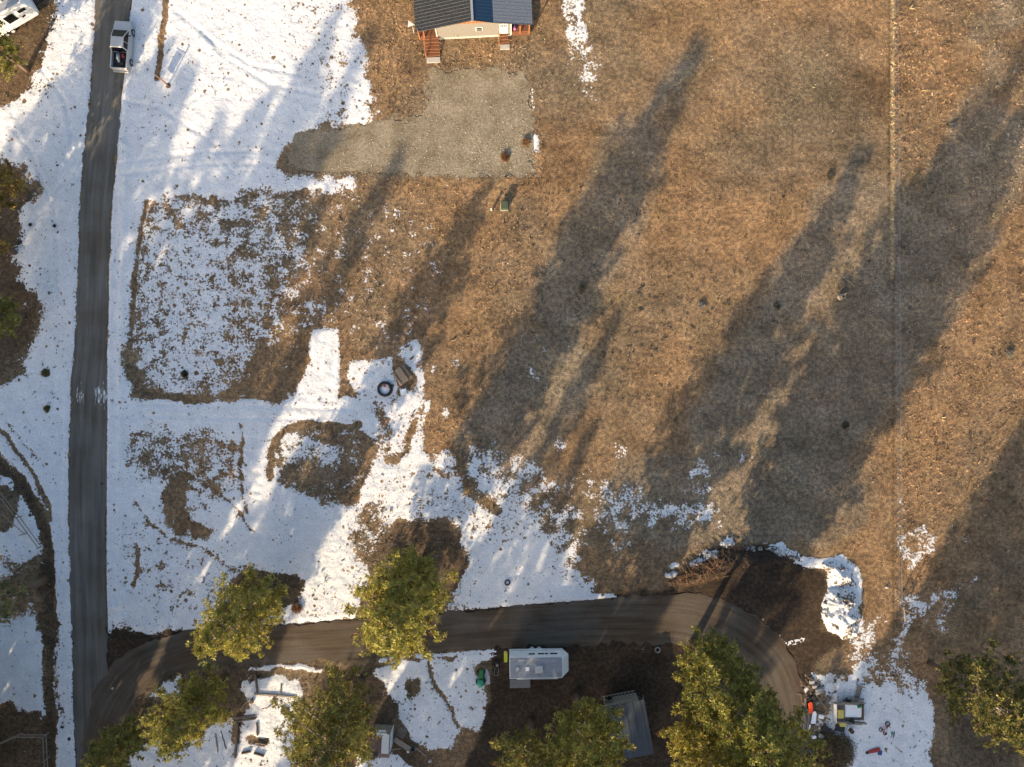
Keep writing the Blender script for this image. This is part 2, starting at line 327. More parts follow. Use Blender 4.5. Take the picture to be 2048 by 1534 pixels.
def col_field(X, Y):
    dirt, orange, pale = masks(X, Y)
    tan = np.array([.188, .150, .106]); org = np.array([.262, .174, .102]); pal = np.array([.225, .195, .155]); dr = np.array([.054, .040, .029])
    o = np.clip(orange, 0, 1)[..., None]; c = tan * (1 - o) + org * o
    p = (pale * (.55 + .5 * (fbm(X / 20, Y / 20, 3, 71) - .3)))[..., None]; p = np.clip(p, 0, 1); c = c * (1 - p) + pal * p
    g = np.clip((fbm(X / 60, Y / 60, 4, 75) - .55) * 4, 0, 1)[..., None] * .20; c = c * (1 - g) + np.array([.15, .14, .075]) * g
    # soft tyre-like bands and mown lines in the upper field
    lines = (.5 + .5 * np.sin(Y / 5.2 + 3 * fbm(X / 200, Y / 80, 2, 77))) * sm2(sdf(X, Y, [(1080, 240), (1780, 240), (1780, 380), (1080, 360)]), 60)
    c = c * (1 - .14 * lines[..., None])
    c = c * (.78 + .44 * fbm(X / 14, Y / 14, 3, 79))[..., None]
    d = dirt[..., None]; c = c * (1 - d) + dr * (.75 + .5 * fbm(X / 30, Y / 30, 4, 81))[..., None] * d
    dp = sdf(X + 26 * (fbm(X / 16, Y / 16, 3, 161) - .5), Y + 26 * (fbm(X / 16, Y / 16, 3, 163) - .5), PAD); mp_ = (sm2(dp - 5, 16) * np.clip(.4 + 1.6 * (fbm(X / 10, Y / 10, 2, 165) - .3), 0, 1))[..., None]; c = c * (1 - mp_) + np.array([.235, .20, .15]) * mp_
    # matted darker and paler patches
    q1 = fbm((X * .9 + Y * .5) / 45, (Y * .9 - X * .5) / 28, 4, 167)[..., None]; c = c * (1 + .8 * (q1 - .5))
    # dark scrubby ring in the field
    m = (sm2(np.hypot((X - 1715) / 62, (Y - 190) / 58) * 50 - 50 + 30 * (fbm(X / 20, Y / 20, 3, 83) - .5), 30) * (.45 + .9 * (fbm(X / 22, Y / 22, 3, 85) - .3)))[..., None]
    c = c * (1 - .5 * np.clip(m, 0, 1))
    fl = sm2(np.abs(X - 1785) - 3, 6) * (Y < 560); fl = fl[..., None]; c = c * (1 - fl) + np.array([.42, .33, .2]) * fl
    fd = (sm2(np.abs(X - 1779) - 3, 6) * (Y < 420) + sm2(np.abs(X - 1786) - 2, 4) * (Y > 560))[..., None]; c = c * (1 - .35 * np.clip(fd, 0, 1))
    return np.clip(c, .01, .6), dirt

def height_field(X, Y, s):
    z = .05 * (fbm(X / 90, Y / 90, 3, 91) - .5) + .10 * (fbm(X / 9, Y / 9, 3, 93) - .5)
    z = z + .09 * np.clip(s * 1.6 - .5, 0, 1) + .10 * (fbm((X + Y * .5) / 16, (Y - X * .3) / 9, 3, 95) - .5) * (s > .6)
    for tr_ in ([(228, 330), (300, 318), (400, 305), (590, 300)], [(228, 352), (330, 338), (440, 326), (570, 330)], [(225, 806), (500, 812), (700, 818)], [(225, 832), (480, 836), (640, 838)], [(262, 330), (300, 270), (360, 215), (420, 180)],
                [(240, 200), (320, 215), (420, 280), (470, 350)], [(590, 1250), (660, 1130), (740, 1040), (840, 950)], [(612, 1256), (684, 1140), (764, 1050), (860, 965)], [(400, 60), (460, 120), (540, 170), (640, 190)], [(350, 20), (420, 80), (500, 130), (600, 150)], [(500, 970), (560, 860), (640, 740), (655, 670)], [(520, 985), (585, 870), (662, 750), (672, 680)],
                [(60, 0), (70, 120), (130, 200), (150, 330)], [(125, 850), (120, 1000), (124, 1200), (128, 1500)], [(20, 250), (60, 300), (110, 420), (120, 600)], [(255, 60), (246, 200), (236, 330), (228, 500)]):
        dd = ldist(X + 6 * (fbm(X / 40, Y / 40, 2, 97) - .5), Y, tr_); z = z - .10 * sm2(dd - 2, 7) * (s > .5) + .05 * sm2(np.abs(dd - 8) - 1, 6) * (s > .5)
    z = z - .30 * sm2(ldist(X, Y, [(292, 402), (276, 500), (262, 640), (258, 760), (300, 790)]) - 2, 14)      # ditch
    z = z + .22 * sm2(np.abs(ldist(X, Y, [(240, 300), (232, 500), (228, 760), (228, 900), (228, 1200)]) - 14) - 4, 16) * (s > .5)
    z = z - .35 * sm2(ldist(X, Y, [(-10, 915), (50, 985), (88, 1060), (100, 1200), (100, 1534)]) - 6, 26)
    z = z - .25 * sm2(ldist(X, Y, [(855, 1325), (865, 1360), (890, 1400), (918, 1450)]) - 1, 8)
    m = sm2(sdf(X, Y, road_poly) - 3, 8); sr = ldist(X, Y, side_ln) - np.interp(X, [190, 1200, 1370, 1600], [36, 42, 50, 44])
    m = np.maximum(m, sm2(sr - 3, 8)); m = np.maximum(m, sm2(sdf(X, Y, PAD) - 2, 6))
    return z * (1 - m) - .06 * m

# ------------------------------------------------------------------ ground
def axis(a, b, st, far):
    c = list(np.arange(a, b + 1e-6, st)); o = st; hi = []; x = c[-1]
    while x < far: o *= 1.35; x += o; hi.append(x)
    lo = []; o = st; x = c[0]
    while x > -far: o *= 1.35; x -= o; lo.append(x)
    return np.array(lo[::-1] + c + hi)
ax = axis(-66, 66, .24, 3000); ay = axis(-50, 50, .24, 3000)
GX, GY = np.meshgrid(ax, ay); PXg = GX * S + 1024; PYg = 767 - GY * S
SN = snow_field(PXg, PYg); far = (np.abs(GX) > 75) | (np.abs(GY) > 60)
COL, DIRT = col_field(PXg, PYg); GZ = height_field(PXg, PYg, SN)
GZ = np.where((np.abs(GX) > 120) | (np.abs(GY) > 120), 0, GZ)
V = np.stack([GX.ravel(), GY.ravel(), GZ.ravel()], 1)
nyy, nxx = GX.shape; idx = np.arange(nyy * nxx).reshape(nyy, nxx)
T = np.stack([idx[:-1, :-1].ravel(), idx[:-1, 1:].ravel(), idx[1:, 1:].ravel(), idx[1:, :-1].ravel()], 1)

def snow_nodes(n, l, vec):
    """returns a sharp snow mask driven by the 'snow' coverage attribute"""
    at = n.new('ShaderNodeAttribute'); at.attribute_name = 'snow'
    def noise(sc, det, ro=.55):
        z = n.new('ShaderNodeTexNoise'); z.inputs['Scale'].default_value = sc; z.inputs['Detail'].default_value = det; z.inputs['Roughness'].default_value = ro; l.new(vec, z.inputs['Vector']); return z
    a = noise(.62, 7, .72); b = noise(3.8, 2)
    def mth(op, x, y=None, clamp=False):
        m = n.new('ShaderNodeMath'); m.operation = op; m.use_clamp = clamp
        for i, q in enumerate((x, y)):
            if q is None: continue
            if isinstance(q, (int, float)): m.inputs[i].default_value = q
            else: l.new(q, m.inputs[i])
        return m.outputs[0]
    mix = mth('ADD', mth('MULTIPLY', a.outputs['Fac'], .70), mth('MULTIPLY', b.outputs['Fac'], .30))
    val = mth('ADD', mth('MULTIPLY', mth('SUBTRACT', mix, .5), 3.6), .5)
    c = mth('SUBTRACT', mth('MULTIPLY', at.outputs['Fac'], 1.08), .06)
    full = mth('ADD', mth('MULTIPLY', mth('SUBTRACT', c, val), 9.0), .5, True)
    wz = noise(5.0, 1); va = n.new('ShaderNodeVectorMath'); va.operation = 'MULTIPLY_ADD'; l.new(wz.outputs['Color'], va.inputs[0]); va.inputs[1].default_value = (.22, .22, 0); l.new(vec, va.inputs[2])
    cl = noise(.16, 2, .6); cl2 = mth('MULTIPLY', mth('SUBTRACT', cl.outputs['Fac'], .40), 7.0, True)
    for sc, rad, k in ((1.5, .23, 2.6), (.75, .17, 1.3), (2.9, .24, 2.0)):       # melted-out holes round single weeds
        vo = n.new('ShaderNodeTexVoronoi'); vo.inputs['Scale'].default_value = sc; l.new(va.outputs[0], vo.inputs['Vector'])
        sp_ = n.new('ShaderNodeSeparateColor'); l.new(vo.outputs['Color'], sp_.inputs[0])
        dens_ = mth('MULTIPLY', mth('MULTIPLY', mth('SUBTRACT', 1.0, at.outputs['Fac']), k), mth('ADD', cl2, .12))
        on = mth('LESS_THAN', sp_.outputs[0], dens_)
        rr = mth('MULTIPLY', mth('ADD', sp_.outputs[1], .45), rad)
        hole = mth('MULTIPLY', mth('MULTIPLY', mth('SUBTRACT', rr, vo.outputs['Distance']), 14.0, True), on)
        full = mth('MULTIPLY', full, mth('SUBTRACT', 1.0, hole))
    return full, mth, noise

def ground_mat():
    m = bpy.data.materials.new('ground'); n, l = nt(m); b = n['Principled BSDF']
    tc = n.new('ShaderNodeTexCoord'); vec = tc.outputs['Object']
    mask, mth, noise = snow_nodes(n, l, vec)
    ca = n.new('ShaderNodeAttribute'); ca.attribute_name = 'col'
    f1 = noise(9, 4, .7); f2 = noise(2.2, 3)
    r = n.new('ShaderNodeValToRGB'); e = r.color_ramp.elements; e[0].position = .36; e[0].color = (.34, .33, .34, 1); e[1].position = .66; e[1].color = (1.85, 1.78, 1.6, 1); l.new(f1.outputs['Fac'], r.inputs[0])
    def mixc(fac, a, c, bt='MIX'):
        q = n.new('ShaderNodeMix'); q.data_type = 'RGBA'; q.blend_type = bt
        for i, v in ((0, fac), (6, a), (7, c)):
            if isinstance(v, (int, float)): q.inputs[i].default_value = v
            elif isinstance(v, tuple): q.inputs[i].default_value = v
            else: l.new(v, q.inputs[i])
        return q.outputs[2]
    g = mixc(1.0, ca.outputs['Color'], r.outputs[0], 'MULTIPLY')
    r2 = n.new('ShaderNodeValToRGB'); e = r2.color_ramp.elements; e[0].position = .40; e[0].color = (.62, .62, .66, 1); e[1].position = .62; e[1].color = (1.15, 1.12, 1.05, 1); l.new(f2.outputs['Fac'], r2.inputs[0])
    g = mixc(1.0, g, r2.outputs[0], 'MULTIPLY')
    r3 = n.new('ShaderNodeValToRGB'); e = r3.color_ramp.elements; e[0].position = .38; e[0].color = (.62, .635, .66, 1); e[1].position = .60; e[1].color = (.87, .875, .88, 1); l.new(f1.outputs['Fac'], r3.inputs[0])
    rl = n.new('ShaderNodeValToRGB'); e = rl.color_ramp.elements; e[0].position = .40; e[0].color = (.88, .89, .90, 1); e[1].position = .60; e[1].color = (1, 1, 1, 1); fl_ = noise(.45, 5, .75); l.new(fl_.outputs['Fac'], rl.inputs[0])
    cm = mixc(mask, g, mixc(1.0, r3.outputs[0], rl.outputs[0], 'MULTIPLY')); l.new(cm, b.inputs['Base Color'])
    b.inputs['Roughness'].default_value = .8; b.inputs['Specular IOR Level'].default_value = .15
    hs = noise(2.6, 3, .6)
    at_ = n.new('ShaderNodeAttribute'); at_.attribute_name = 'snow'; fb = noise(10, 3, .7)
    h = mth('ADD', mth('MULTIPLY', fb.outputs['Fac'], mth('SUBTRACT', 2.0, mth('MULTIPLY', at_.outputs['Fac'], 1.3))), mth('MULTIPLY', hs.outputs['Fac'], mth('MULTIPLY', at_.outputs['Fac'], 1.7)))
    bp = n.new('ShaderNodeBump'); bp.inputs['Strength'].default_value = .55; bp.inputs['Distance'].default_value = .10; l.new(h, bp.inputs['Height']); l.new(bp.outputs[0], b.inputs['Normal'])
    return m
SNa = np.where(far, .2, SN)
me = np_mesh('ground', V, T, ground_mat(), {'snow': SNa.ravel(), 'col': COL.reshape(-1, 3)}, smooth=True)
ground = bpy.data.objects.new('ground', me); C.objects.link(ground); ground['kind'] = 'structure'

# ------------------------------------------------------------------ roads
def road_mat(name, c0, c1, tint, snow=False):
    m = bpy.data.materials.new(name); n, l = nt(m); b = n['Principled BSDF']
    uv = n.new('ShaderNodeUVMap'); mp = n.new('ShaderNodeMapping'); l.new(uv.outputs[0], mp.inputs[0]); mp.inputs['Scale'].default_value = (.10, 1.9, 1)
    z = n.new('ShaderNodeTexNoise'); z.inputs['Scale'].default_value = 1.0; z.inputs['Detail'].default_value = 7; z.inputs['Roughness'].default_value = .62; l.new(mp.outputs[0], z.inputs['Vector'])
    r = n.new('ShaderNodeValToRGB'); e = r.color_ramp.elements; e[0].position = .34; e[0].color = (*c0, 1); e[1].position = .66; e[1].color = (*c1, 1)
    l.new(z.outputs['Fac'], r.inputs[0])
    tc = n.new('ShaderNodeTexCoord'); g = n.new('ShaderNodeTexNoise'); g.inputs['Scale'].default_value = 14; g.inputs['Detail'].default_value = 5; l.new(tc.outputs['Object'], g.inputs['Vector'])
    big = n.new('ShaderNodeTexNoise'); big.inputs['Scale'].default_value = .22; big.inputs['Detail'].default_value = 5; l.new(tc.outputs['Object'], big.inputs['Vector'])
    rb = n.new('ShaderNodeValToRGB'); e = rb.color_ramp.elements; e[0].position = .42; e[0].color = (1, 1, 1, 1); e[1].position = .62; e[1].color = (*tint, 1); l.new(big.outputs['Fac'], rb.inputs[0])
    def mul(a, c, bt='MULTIPLY', f=1.0):
        q = n.new('ShaderNodeMix'); q.data_type = 'RGBA'; q.blend_type = bt
        if isinstance(f, float): q.inputs[0].default_value = f
        else: l.new(f, q.inputs[0])
        l.new(a, q.inputs[6])
        if isinstance(c, tuple): q.inputs[7].default_value = c
        else: l.new(c, q.inputs[7])
        return q.outputs[2]
    rg = n.new('ShaderNodeValToRGB'); e = rg.color_ramp.elements; e[0].position = .3; e[0].color = (.72, .72, .72, 1); e[1].position = .7; e[1].color = (1.3, 1.3, 1.3, 1); l.new(g.outputs['Fac'], rg.inputs[0])
    c = mul(mul(r.outputs[0], rb.outputs[0]), rg.outputs[0])
    if snow:
        at = n.new('ShaderNodeAttribute'); at.attribute_name = 'snow'
        mp2 = n.new('ShaderNodeMapping'); l.new(uv.outputs[0], mp2.inputs[0]); mp2.inputs['Scale'].default_value = (.9, 5, 1)
        z2 = n.new('ShaderNodeTexNoise'); z2.inputs['Scale'].default_value = 1.0; z2.inputs['Detail'].default_value = 6; z2.inputs['Roughness'].default_value = .7; l.new(mp2.outputs[0], z2.inputs['Vector'])
        s1 = n.new('ShaderNodeMath'); s1.operation = 'SUBTRACT'; l.new(at.outputs['Fac'], s1.inputs[0]); l.new(z2.outputs['Fac'], s1.inputs[1])
        s2 = n.new('ShaderNodeMath'); s2.operation = 'MULTIPLY_ADD'; s2.use_clamp = True; l.new(s1.outputs[0], s2.inputs[0]); s2.inputs[1].default_value = 10; s2.inputs[2].default_value = .3
        c = mul(c, (.78, .8, .82, 1), 'MIX', s2.outputs[0])
    l.new(c, b.inputs['Base Color']); b.inputs['Roughness'].default_value = .85; b.inputs['Specular IOR Level'].default_value = .2
    ad = n.new('ShaderNodeMath'); ad.operation = 'MULTIPLY_ADD'; l.new(z.outputs['Fac'], ad.inputs[0]); ad.inputs[1].default_value = 1.6; l.new(g.outputs['Fac'], ad.inputs[2])
    bp = n.new('ShaderNodeBump'); bp.inputs['Strength'].default_value = .5; bp.inputs['Distance'].default_value = .04; l.new(ad.outputs[0], bp.inputs['Height']); l.new(bp.outputs[0], b.inputs['Normal'])
    return m

def strip(name, left, right, z, m, snowf=None, nc=10, jit=.22):
    """left/right: arrays of matching world points; rows ~0.3 m apart"""
    n = len(left); cum = np.concatenate([[0], np.cumsum(np.linalg.norm(np.diff((left + right) / 2, axis=0), axis=1))])
    t = np.linspace(0, 1, nc + 1); V = left[:, None, :] * (1 - t)[None, :, None] + right[:, None, :] * t[None, :, None]
    wdt = np.linalg.norm(right - left, axis=1)
    for side, k in ((-1, 0), (1, -1)):
        j = (fbm(cum * 1.3, np.full(n, k * 7.3), 4, 101) - .5) * jit * 4
        V[:, k, :] += ((right - left) / wdt[:, None]) * (side * j)[:, None]
    U = np.broadcast_to(cum[:, None], (n, nc + 1)); W = np.broadcast_to(t[None] , (n, nc + 1)) * wdt[:, None]
    ZZ = z + .02 * (fbm(V[..., 0] * .6, V[..., 1] * .6, 3, 103) - .5)
    Vv = np.concatenate([V, ZZ[..., None]], 2).reshape(-1, 3)
    idx = np.arange(n * (nc + 1)).reshape(n, nc + 1); T = np.stack([idx[:-1, :-1].ravel(), idx[:-1, 1:].ravel(), idx[1:, 1:].ravel(), idx[1:, :-1].ravel()], 1)
    X = Vv[:, 0] * S + 1024; Y = 767 - Vv[:, 1] * S
    sn = snowf(X, Y) if snowf else np.zeros(len(Vv))
    me = np_mesh(name, Vv, T, m, {'snow': sn}, smooth=True)
    ul = me.uv_layers.new(name='UVMap'); li = T.ravel(); ul.data.foreach_set('uv', np.stack([U.ravel()[li], W.ravel()[li]], 1).astype(np.float32).ravel())
    bm = bmesh.new(); bm.from_mesh(me); bmesh.ops.recalc_face_normals(bm, faces=bm.faces)
    if sum(f.normal.z for f in list(bm.faces)[:50]) < 0: bmesh.ops.reverse_faces(bm, faces=bm.faces)
    bm.to_mesh(me); bm.free()
    o = bpy.data.objects.new(name, me); C.objects.link(o); o['kind'] = 'structure'; return o
ys = np.arange(-400, 1900, 6.0); RD = np.array(ROAD, float)
lft = np.interp(ys, RD[:, 0], RD[:, 1]); rgt = np.interp(ys, RD[:, 0], RD[:, 2])
toW = lambda x, y: np.stack([(x - 1024) / S, (767 - y) / S], 1)
strip('gravel_road', toW(lft, ys), toW(rgt, ys), .0, road_mat('road_gravel', (.098, .093, .082), (.172, .163, .145), (.80, .74, .68), True),
      lambda X, Y: .50 * np.exp(-((Y - 790) / 42) ** 2) * sm2(-(X - 148), 12) * (1 - .45 * sm2(np.abs(X - 178) - 8, 8)))
sp = np.array(SIDE, float); tt = np.concatenate([[0], np.cumsum(np.hypot(*np.diff(sp[:, :2], axis=0).T))]); q = np.arange(0, tt[-1], 5.0)
def crom(t, k):  # smooth interpolation
    v = np.interp(t, tt, sp[:, k]); ker = np.ones(15) / 15; vp = np.pad(v, 7, mode='reflect', reflect_type='odd'); return np.convolve(vp, ker, 'valid')
cx, cy, hw = crom(q, 0), crom(q, 1), crom(q, 2); dx = np.gradient(cx); dy = np.gradient(cy); L = np.hypot(dx, dy); nx, ny = -dy / L, dx / L
strip('dirt_track', toW(cx + nx * hw, cy + ny * hw), toW(cx - nx * hw, cy - ny * hw), .022, road_mat('track_dirt', (.066, .055, .043), (.125, .104, .082), (.80, .70, .60)), nc=14, jit=.3)
# gravel pad
def jit_poly(pts, step=6, amp=5, seed=3):
    out = []; n = len(pts); g_ = 9.0
    for i in range(n):
        a = Vector(pts[i]); b = Vector(pts[(i + 1) % n]); k = max(1, int((b - a).length / step))
        for j in range(k): p = a.lerp(b, j / k); f1_ = float(fbm(np.array([p.x / 14.]), np.array([p.y / 14.]), 3, 171)[0]) - .5; f2_ = float(fbm(np.array([p.x / 14.]), np.array([p.y / 14.]), 3, 173)[0]) - .5; out.append((p.x + f1_ * 26 + rnd.uniform(-amp, amp), p.y + f2_ * 22 + rnd.uniform(-amp, amp)))
    return out
pp = jit_poly(PAD, 3, 1.5); pw = [P(x, y) for x, y in pp]
tri = tessellate_polygon([[Vector((x, y, 0)) for x, y in pw]])
pm_ = mat('pad_gravel', (.25, .215, .165), .9, 0, .45, 9, .05, spec=.2)
def two_scale(m, sc, lo, hi, p0=.38, p1=.62, det=8, rough=.7):
    n, l = nt(m); b = n['Principled BSDF']; src = b.inputs['Base Color'].links[0].from_socket; tc = n.new('ShaderNodeTexCoord')
    z = n.new('ShaderNodeTexNoise'); z.inputs['Scale'].default_value = sc; z.inputs['Detail'].default_value = det; z.inputs['Roughness'].default_value = rough; l.new(tc.outputs['Object'], z.inputs['Vector'])
    r = n.new('ShaderNodeValToRGB'); e = r.color_ramp.elements; e[0].position = p0; e[0].color = (*lo, 1); e[1].position = p1; e[1].color = (*hi, 1); l.new(z.outputs['Fac'], r.inputs[0])
    q = n.new('ShaderNodeMix'); q.data_type = 'RGBA'; q.blend_type = 'MULTIPLY'; q.inputs[0].default_value = 1; l.new(src, q.inputs[6]); l.new(r.outputs[0], q.inputs[7]); l.new(q.outputs[2], b.inputs['Base Color'])
two_scale(pm_, .35, (.72, .68, .60), (1.15, 1.13, 1.08)); two_scale(pm_, 3.0, (.75, .75, .75), (1.25, 1.24, 1.2))
mb = MB(); mb.add([(x, y, .006) for x, y in pw], tri); o = mb.build('gravel_driveway', pm_); o['kind'] = 'structure'

# ------------------------------------------------------------------ generic foliage / tufts
def tint_mat(name, rough=.75, trans=0.0):
    m = bpy.data.materials.new(name); n, l = nt(m); b = n['Principled BSDF']; a = n.new('ShaderNodeAttribute'); a.attribute_name = 'col'
    b.inputs['Roughness'].default_value = rough; b.inputs['Specular IOR Level'].default_value = .2; l.new(a.outputs['Color'], b.inputs['Base Color'])
    tc = n.new('ShaderNodeTexCoord'); z = n.new('ShaderNodeTexNoise'); z.inputs['Scale'].default_value = 20; l.new(tc.outputs['Object'], z.inputs['Vector'])
    q = n.new('ShaderNodeMix'); q.data_type = 'RGBA'; q.blend_type = 'MULTIPLY'; q.inputs[0].default_value = .35; l.new(a.outputs['Color'], q.inputs[6]); l.new(z.outputs['Color'], q.inputs[7]); l.new(q.outputs[2], b.inputs['Base Color'])
    if trans:
        t = n.new('ShaderNodeBsdfTranslucent'); l.new(a.outputs['Color'], t.inputs[0]); mx = n.new('ShaderNodeMixShader'); mx.inputs[0].default_value = trans
        l.new(b.outputs[0], mx.inputs[1]); l.new(t.outputs[0], mx.inputs[2]); l.new(mx.outputs[0], n['Material Output'].inputs[0])
    return m
TUFT = tint_mat('dry_grass', .8); NEEDLE = tint_mat('needles', .6, .15); NEEDLE_F = mat('needles_far', (.10, .11, .04), .8, 0, .3, 3)
def blades(Cn, N, ln, wd, up, seed, bias=None, keep=None):
    """N triangles radiating from each centre in Cn; ln, wd arrays per centre"""
    g = np.random.default_rng(seed); k = len(Cn); a = g.uniform(0, 2 * np.pi, (k, N)); z = g.uniform(up[0], up[1], (k, N)); r = np.sqrt(np.clip(1 - z * z, 0, 1))
    D = np.stack([np.cos(a) * r, np.sin(a) * r, z], 2)
    if bias is not None: D = D + bias[:, None, :]; D /= np.linalg.norm(D, axis=2, keepdims=True)
    U = g.normal(size=(k, N, 3)); Sd = np.cross(D, U); Sd /= np.linalg.norm(Sd, axis=2, keepdims=True) + 1e-9
    l_ = (ln[:, None] * g.uniform(.6, 1.15, (k, N)))[..., None]; w_ = wd[:, None, None]
    c = Cn[:, None, :] + D * l_ * .08
    A = c + Sd * w_; B = c - Sd * w_; E = c + D * l_
    if keep: A = c + D * l_ * .5 + Sd * w_; B = c + D * l_ * .5 - Sd * w_; V = np.stack([np.broadcast_to(c, A.shape), A, E, B], 2).reshape(-1, 3); T = np.arange(len(V)).reshape(-1, 4)
    else: V = np.stack([A, B, E], 2).reshape(-1, 3); T = np.arange(len(V)).reshape(-1, 3)
    return V, T
from_idx = lambda A, xi, yi: A[yi, xi]
def sample(A, x, y):
    xi = np.clip(np.searchsorted(ax, x), 0, len(ax) - 1); yi = np.clip(np.searchsorted(ay, y), 0, len(ay) - 1); return A[yi, xi]
NT = 105000
tx = rng.uniform(-62, 62, NT); ty = rng.uniform(-47, 47, NT); X = tx * S + 1024; Y = 767 - ty * S
ok = (sample(SN, tx, ty) < .72 * rng.uniform(.3, 1, NT)) & (sample(DIRT, tx, ty) < .6 * rng.uniform(.4, 1.2, NT))
ok &= (sdf(X, Y, road_poly) > 3) & (sdf(X, Y, PAD) > -np.abs(rng.normal(0, 11, NT)) - 2) & (ldist(X, Y, side_ln) > 44)
ok &= ~((X > 832) & (X < 1066) & (Y < 78)); ok &= ~((X > 1010) & (X < 1140) & (Y > 1295) & (Y < 1370))
dens = fbm(X / 26, Y / 26, 3, 111); ok &= dens > rng.uniform(.25, .62, NT)
tx, ty = tx[ok], ty[ok]; X, Y = X[ok], Y[ok]; k = len(tx)
cc, _ = col_field(X, Y); cc = cc * rng.uniform(.9, 2.6, (k, 1)) * rng.uniform(.93, 1.07, (k, 3))
long_ = np.where((X < 1090) | (X > 1790), 1.35, .9) * rng.uniform(.6, 1.3, k) * np.where(rng.uniform(size=k) > .985, 2.0, 1)
long_ = np.where((np.abs(X - 1790) < 9) & (Y < 560), 1.9, long_)
Cn = np.stack([tx, ty, sample(GZ, tx, ty) - .01], 1)
wind = np.stack([.4 * np.sin(X / 90 + Y / 70), .4 * np.cos(X / 110 - Y / 60), np.zeros(k)], 1)
Vv, Tt = blades(Cn, 5, .20 * long_, np.full(k, .022) * long_, (.25, .9), 5, wind)
me = np_mesh('dry_grass', Vv, Tt, TUFT, {'col': np.repeat(np.clip(cc, 0, .8), 15, 0)})
o = bpy.data.objects.new('dry_grass', me); C.objects.link(o); o['kind'] = 'stuff'; tag(o, 'short tan and orange dry grass tufts covering the open field', 'grass')

# pebbles on the pad and along edges
NP = 5200
px_ = rng.uniform(575, 1075, NP); py_ = rng.uniform(138, 356, NP)
okp = (sdf(px_, py_, PAD) < 2) & (rng.uniform(size=NP) < np.clip(.12 + ((px_ - 800) / 300) * .5 + (py_ - 250) / 120 * .6, .05, 1)); px_, py_ = px_[okp], py_[okp]
def stones(PXs, PYs, name, m, r0, r1, z0=.0, seed=1):
    g = np.random.default_rng(seed); k = len(PXs); W = toW(PXs, PYs); base = np.array([(1, 0, 0), (-1, 0, 0), (0, 1, 0), (0, -1, 0), (0, 0, 1), (0, 0, -.6)], float)
    F = np.array([(0, 2, 4), (2, 1, 4), (1, 3, 4), (3, 0, 4), (2, 0, 5), (1, 2, 5), (3, 1, 5), (0, 3, 5)])
    r = g.uniform(r0, r1, k)[:, None, None]; V = base[None] * r * g.uniform(.6, 1.3, (k, 6, 1)); a = g.uniform(0, 6.28, k); ca, sa = np.cos(a)[:, None], np.sin(a)[:, None]
    x = V[..., 0] * ca - V[..., 1] * sa; y = V[..., 0] * sa + V[..., 1] * ca
    V = np.stack([x + W[:, 0:1], y + W[:, 1:2], V[..., 2] * .8 + z0 + r[:, :, 0] * .3], 2).reshape(-1, 3)
    T = (F[None] + 6 * np.arange(k)[:, None, None]).reshape(-1, 3)
    o = bpy.data.objects.new(name, np_mesh(name, V, T, m)); C.objects.link(o); o['kind'] = 'stuff'; return o
tag(stones(px_, py_, 'pebbles', mat('pebble', (.40, .37, .31), .85, 0, .4, 3), .03, .085), 'pale loose pebbles scattered over the gravel parking pad', 'pebbles')

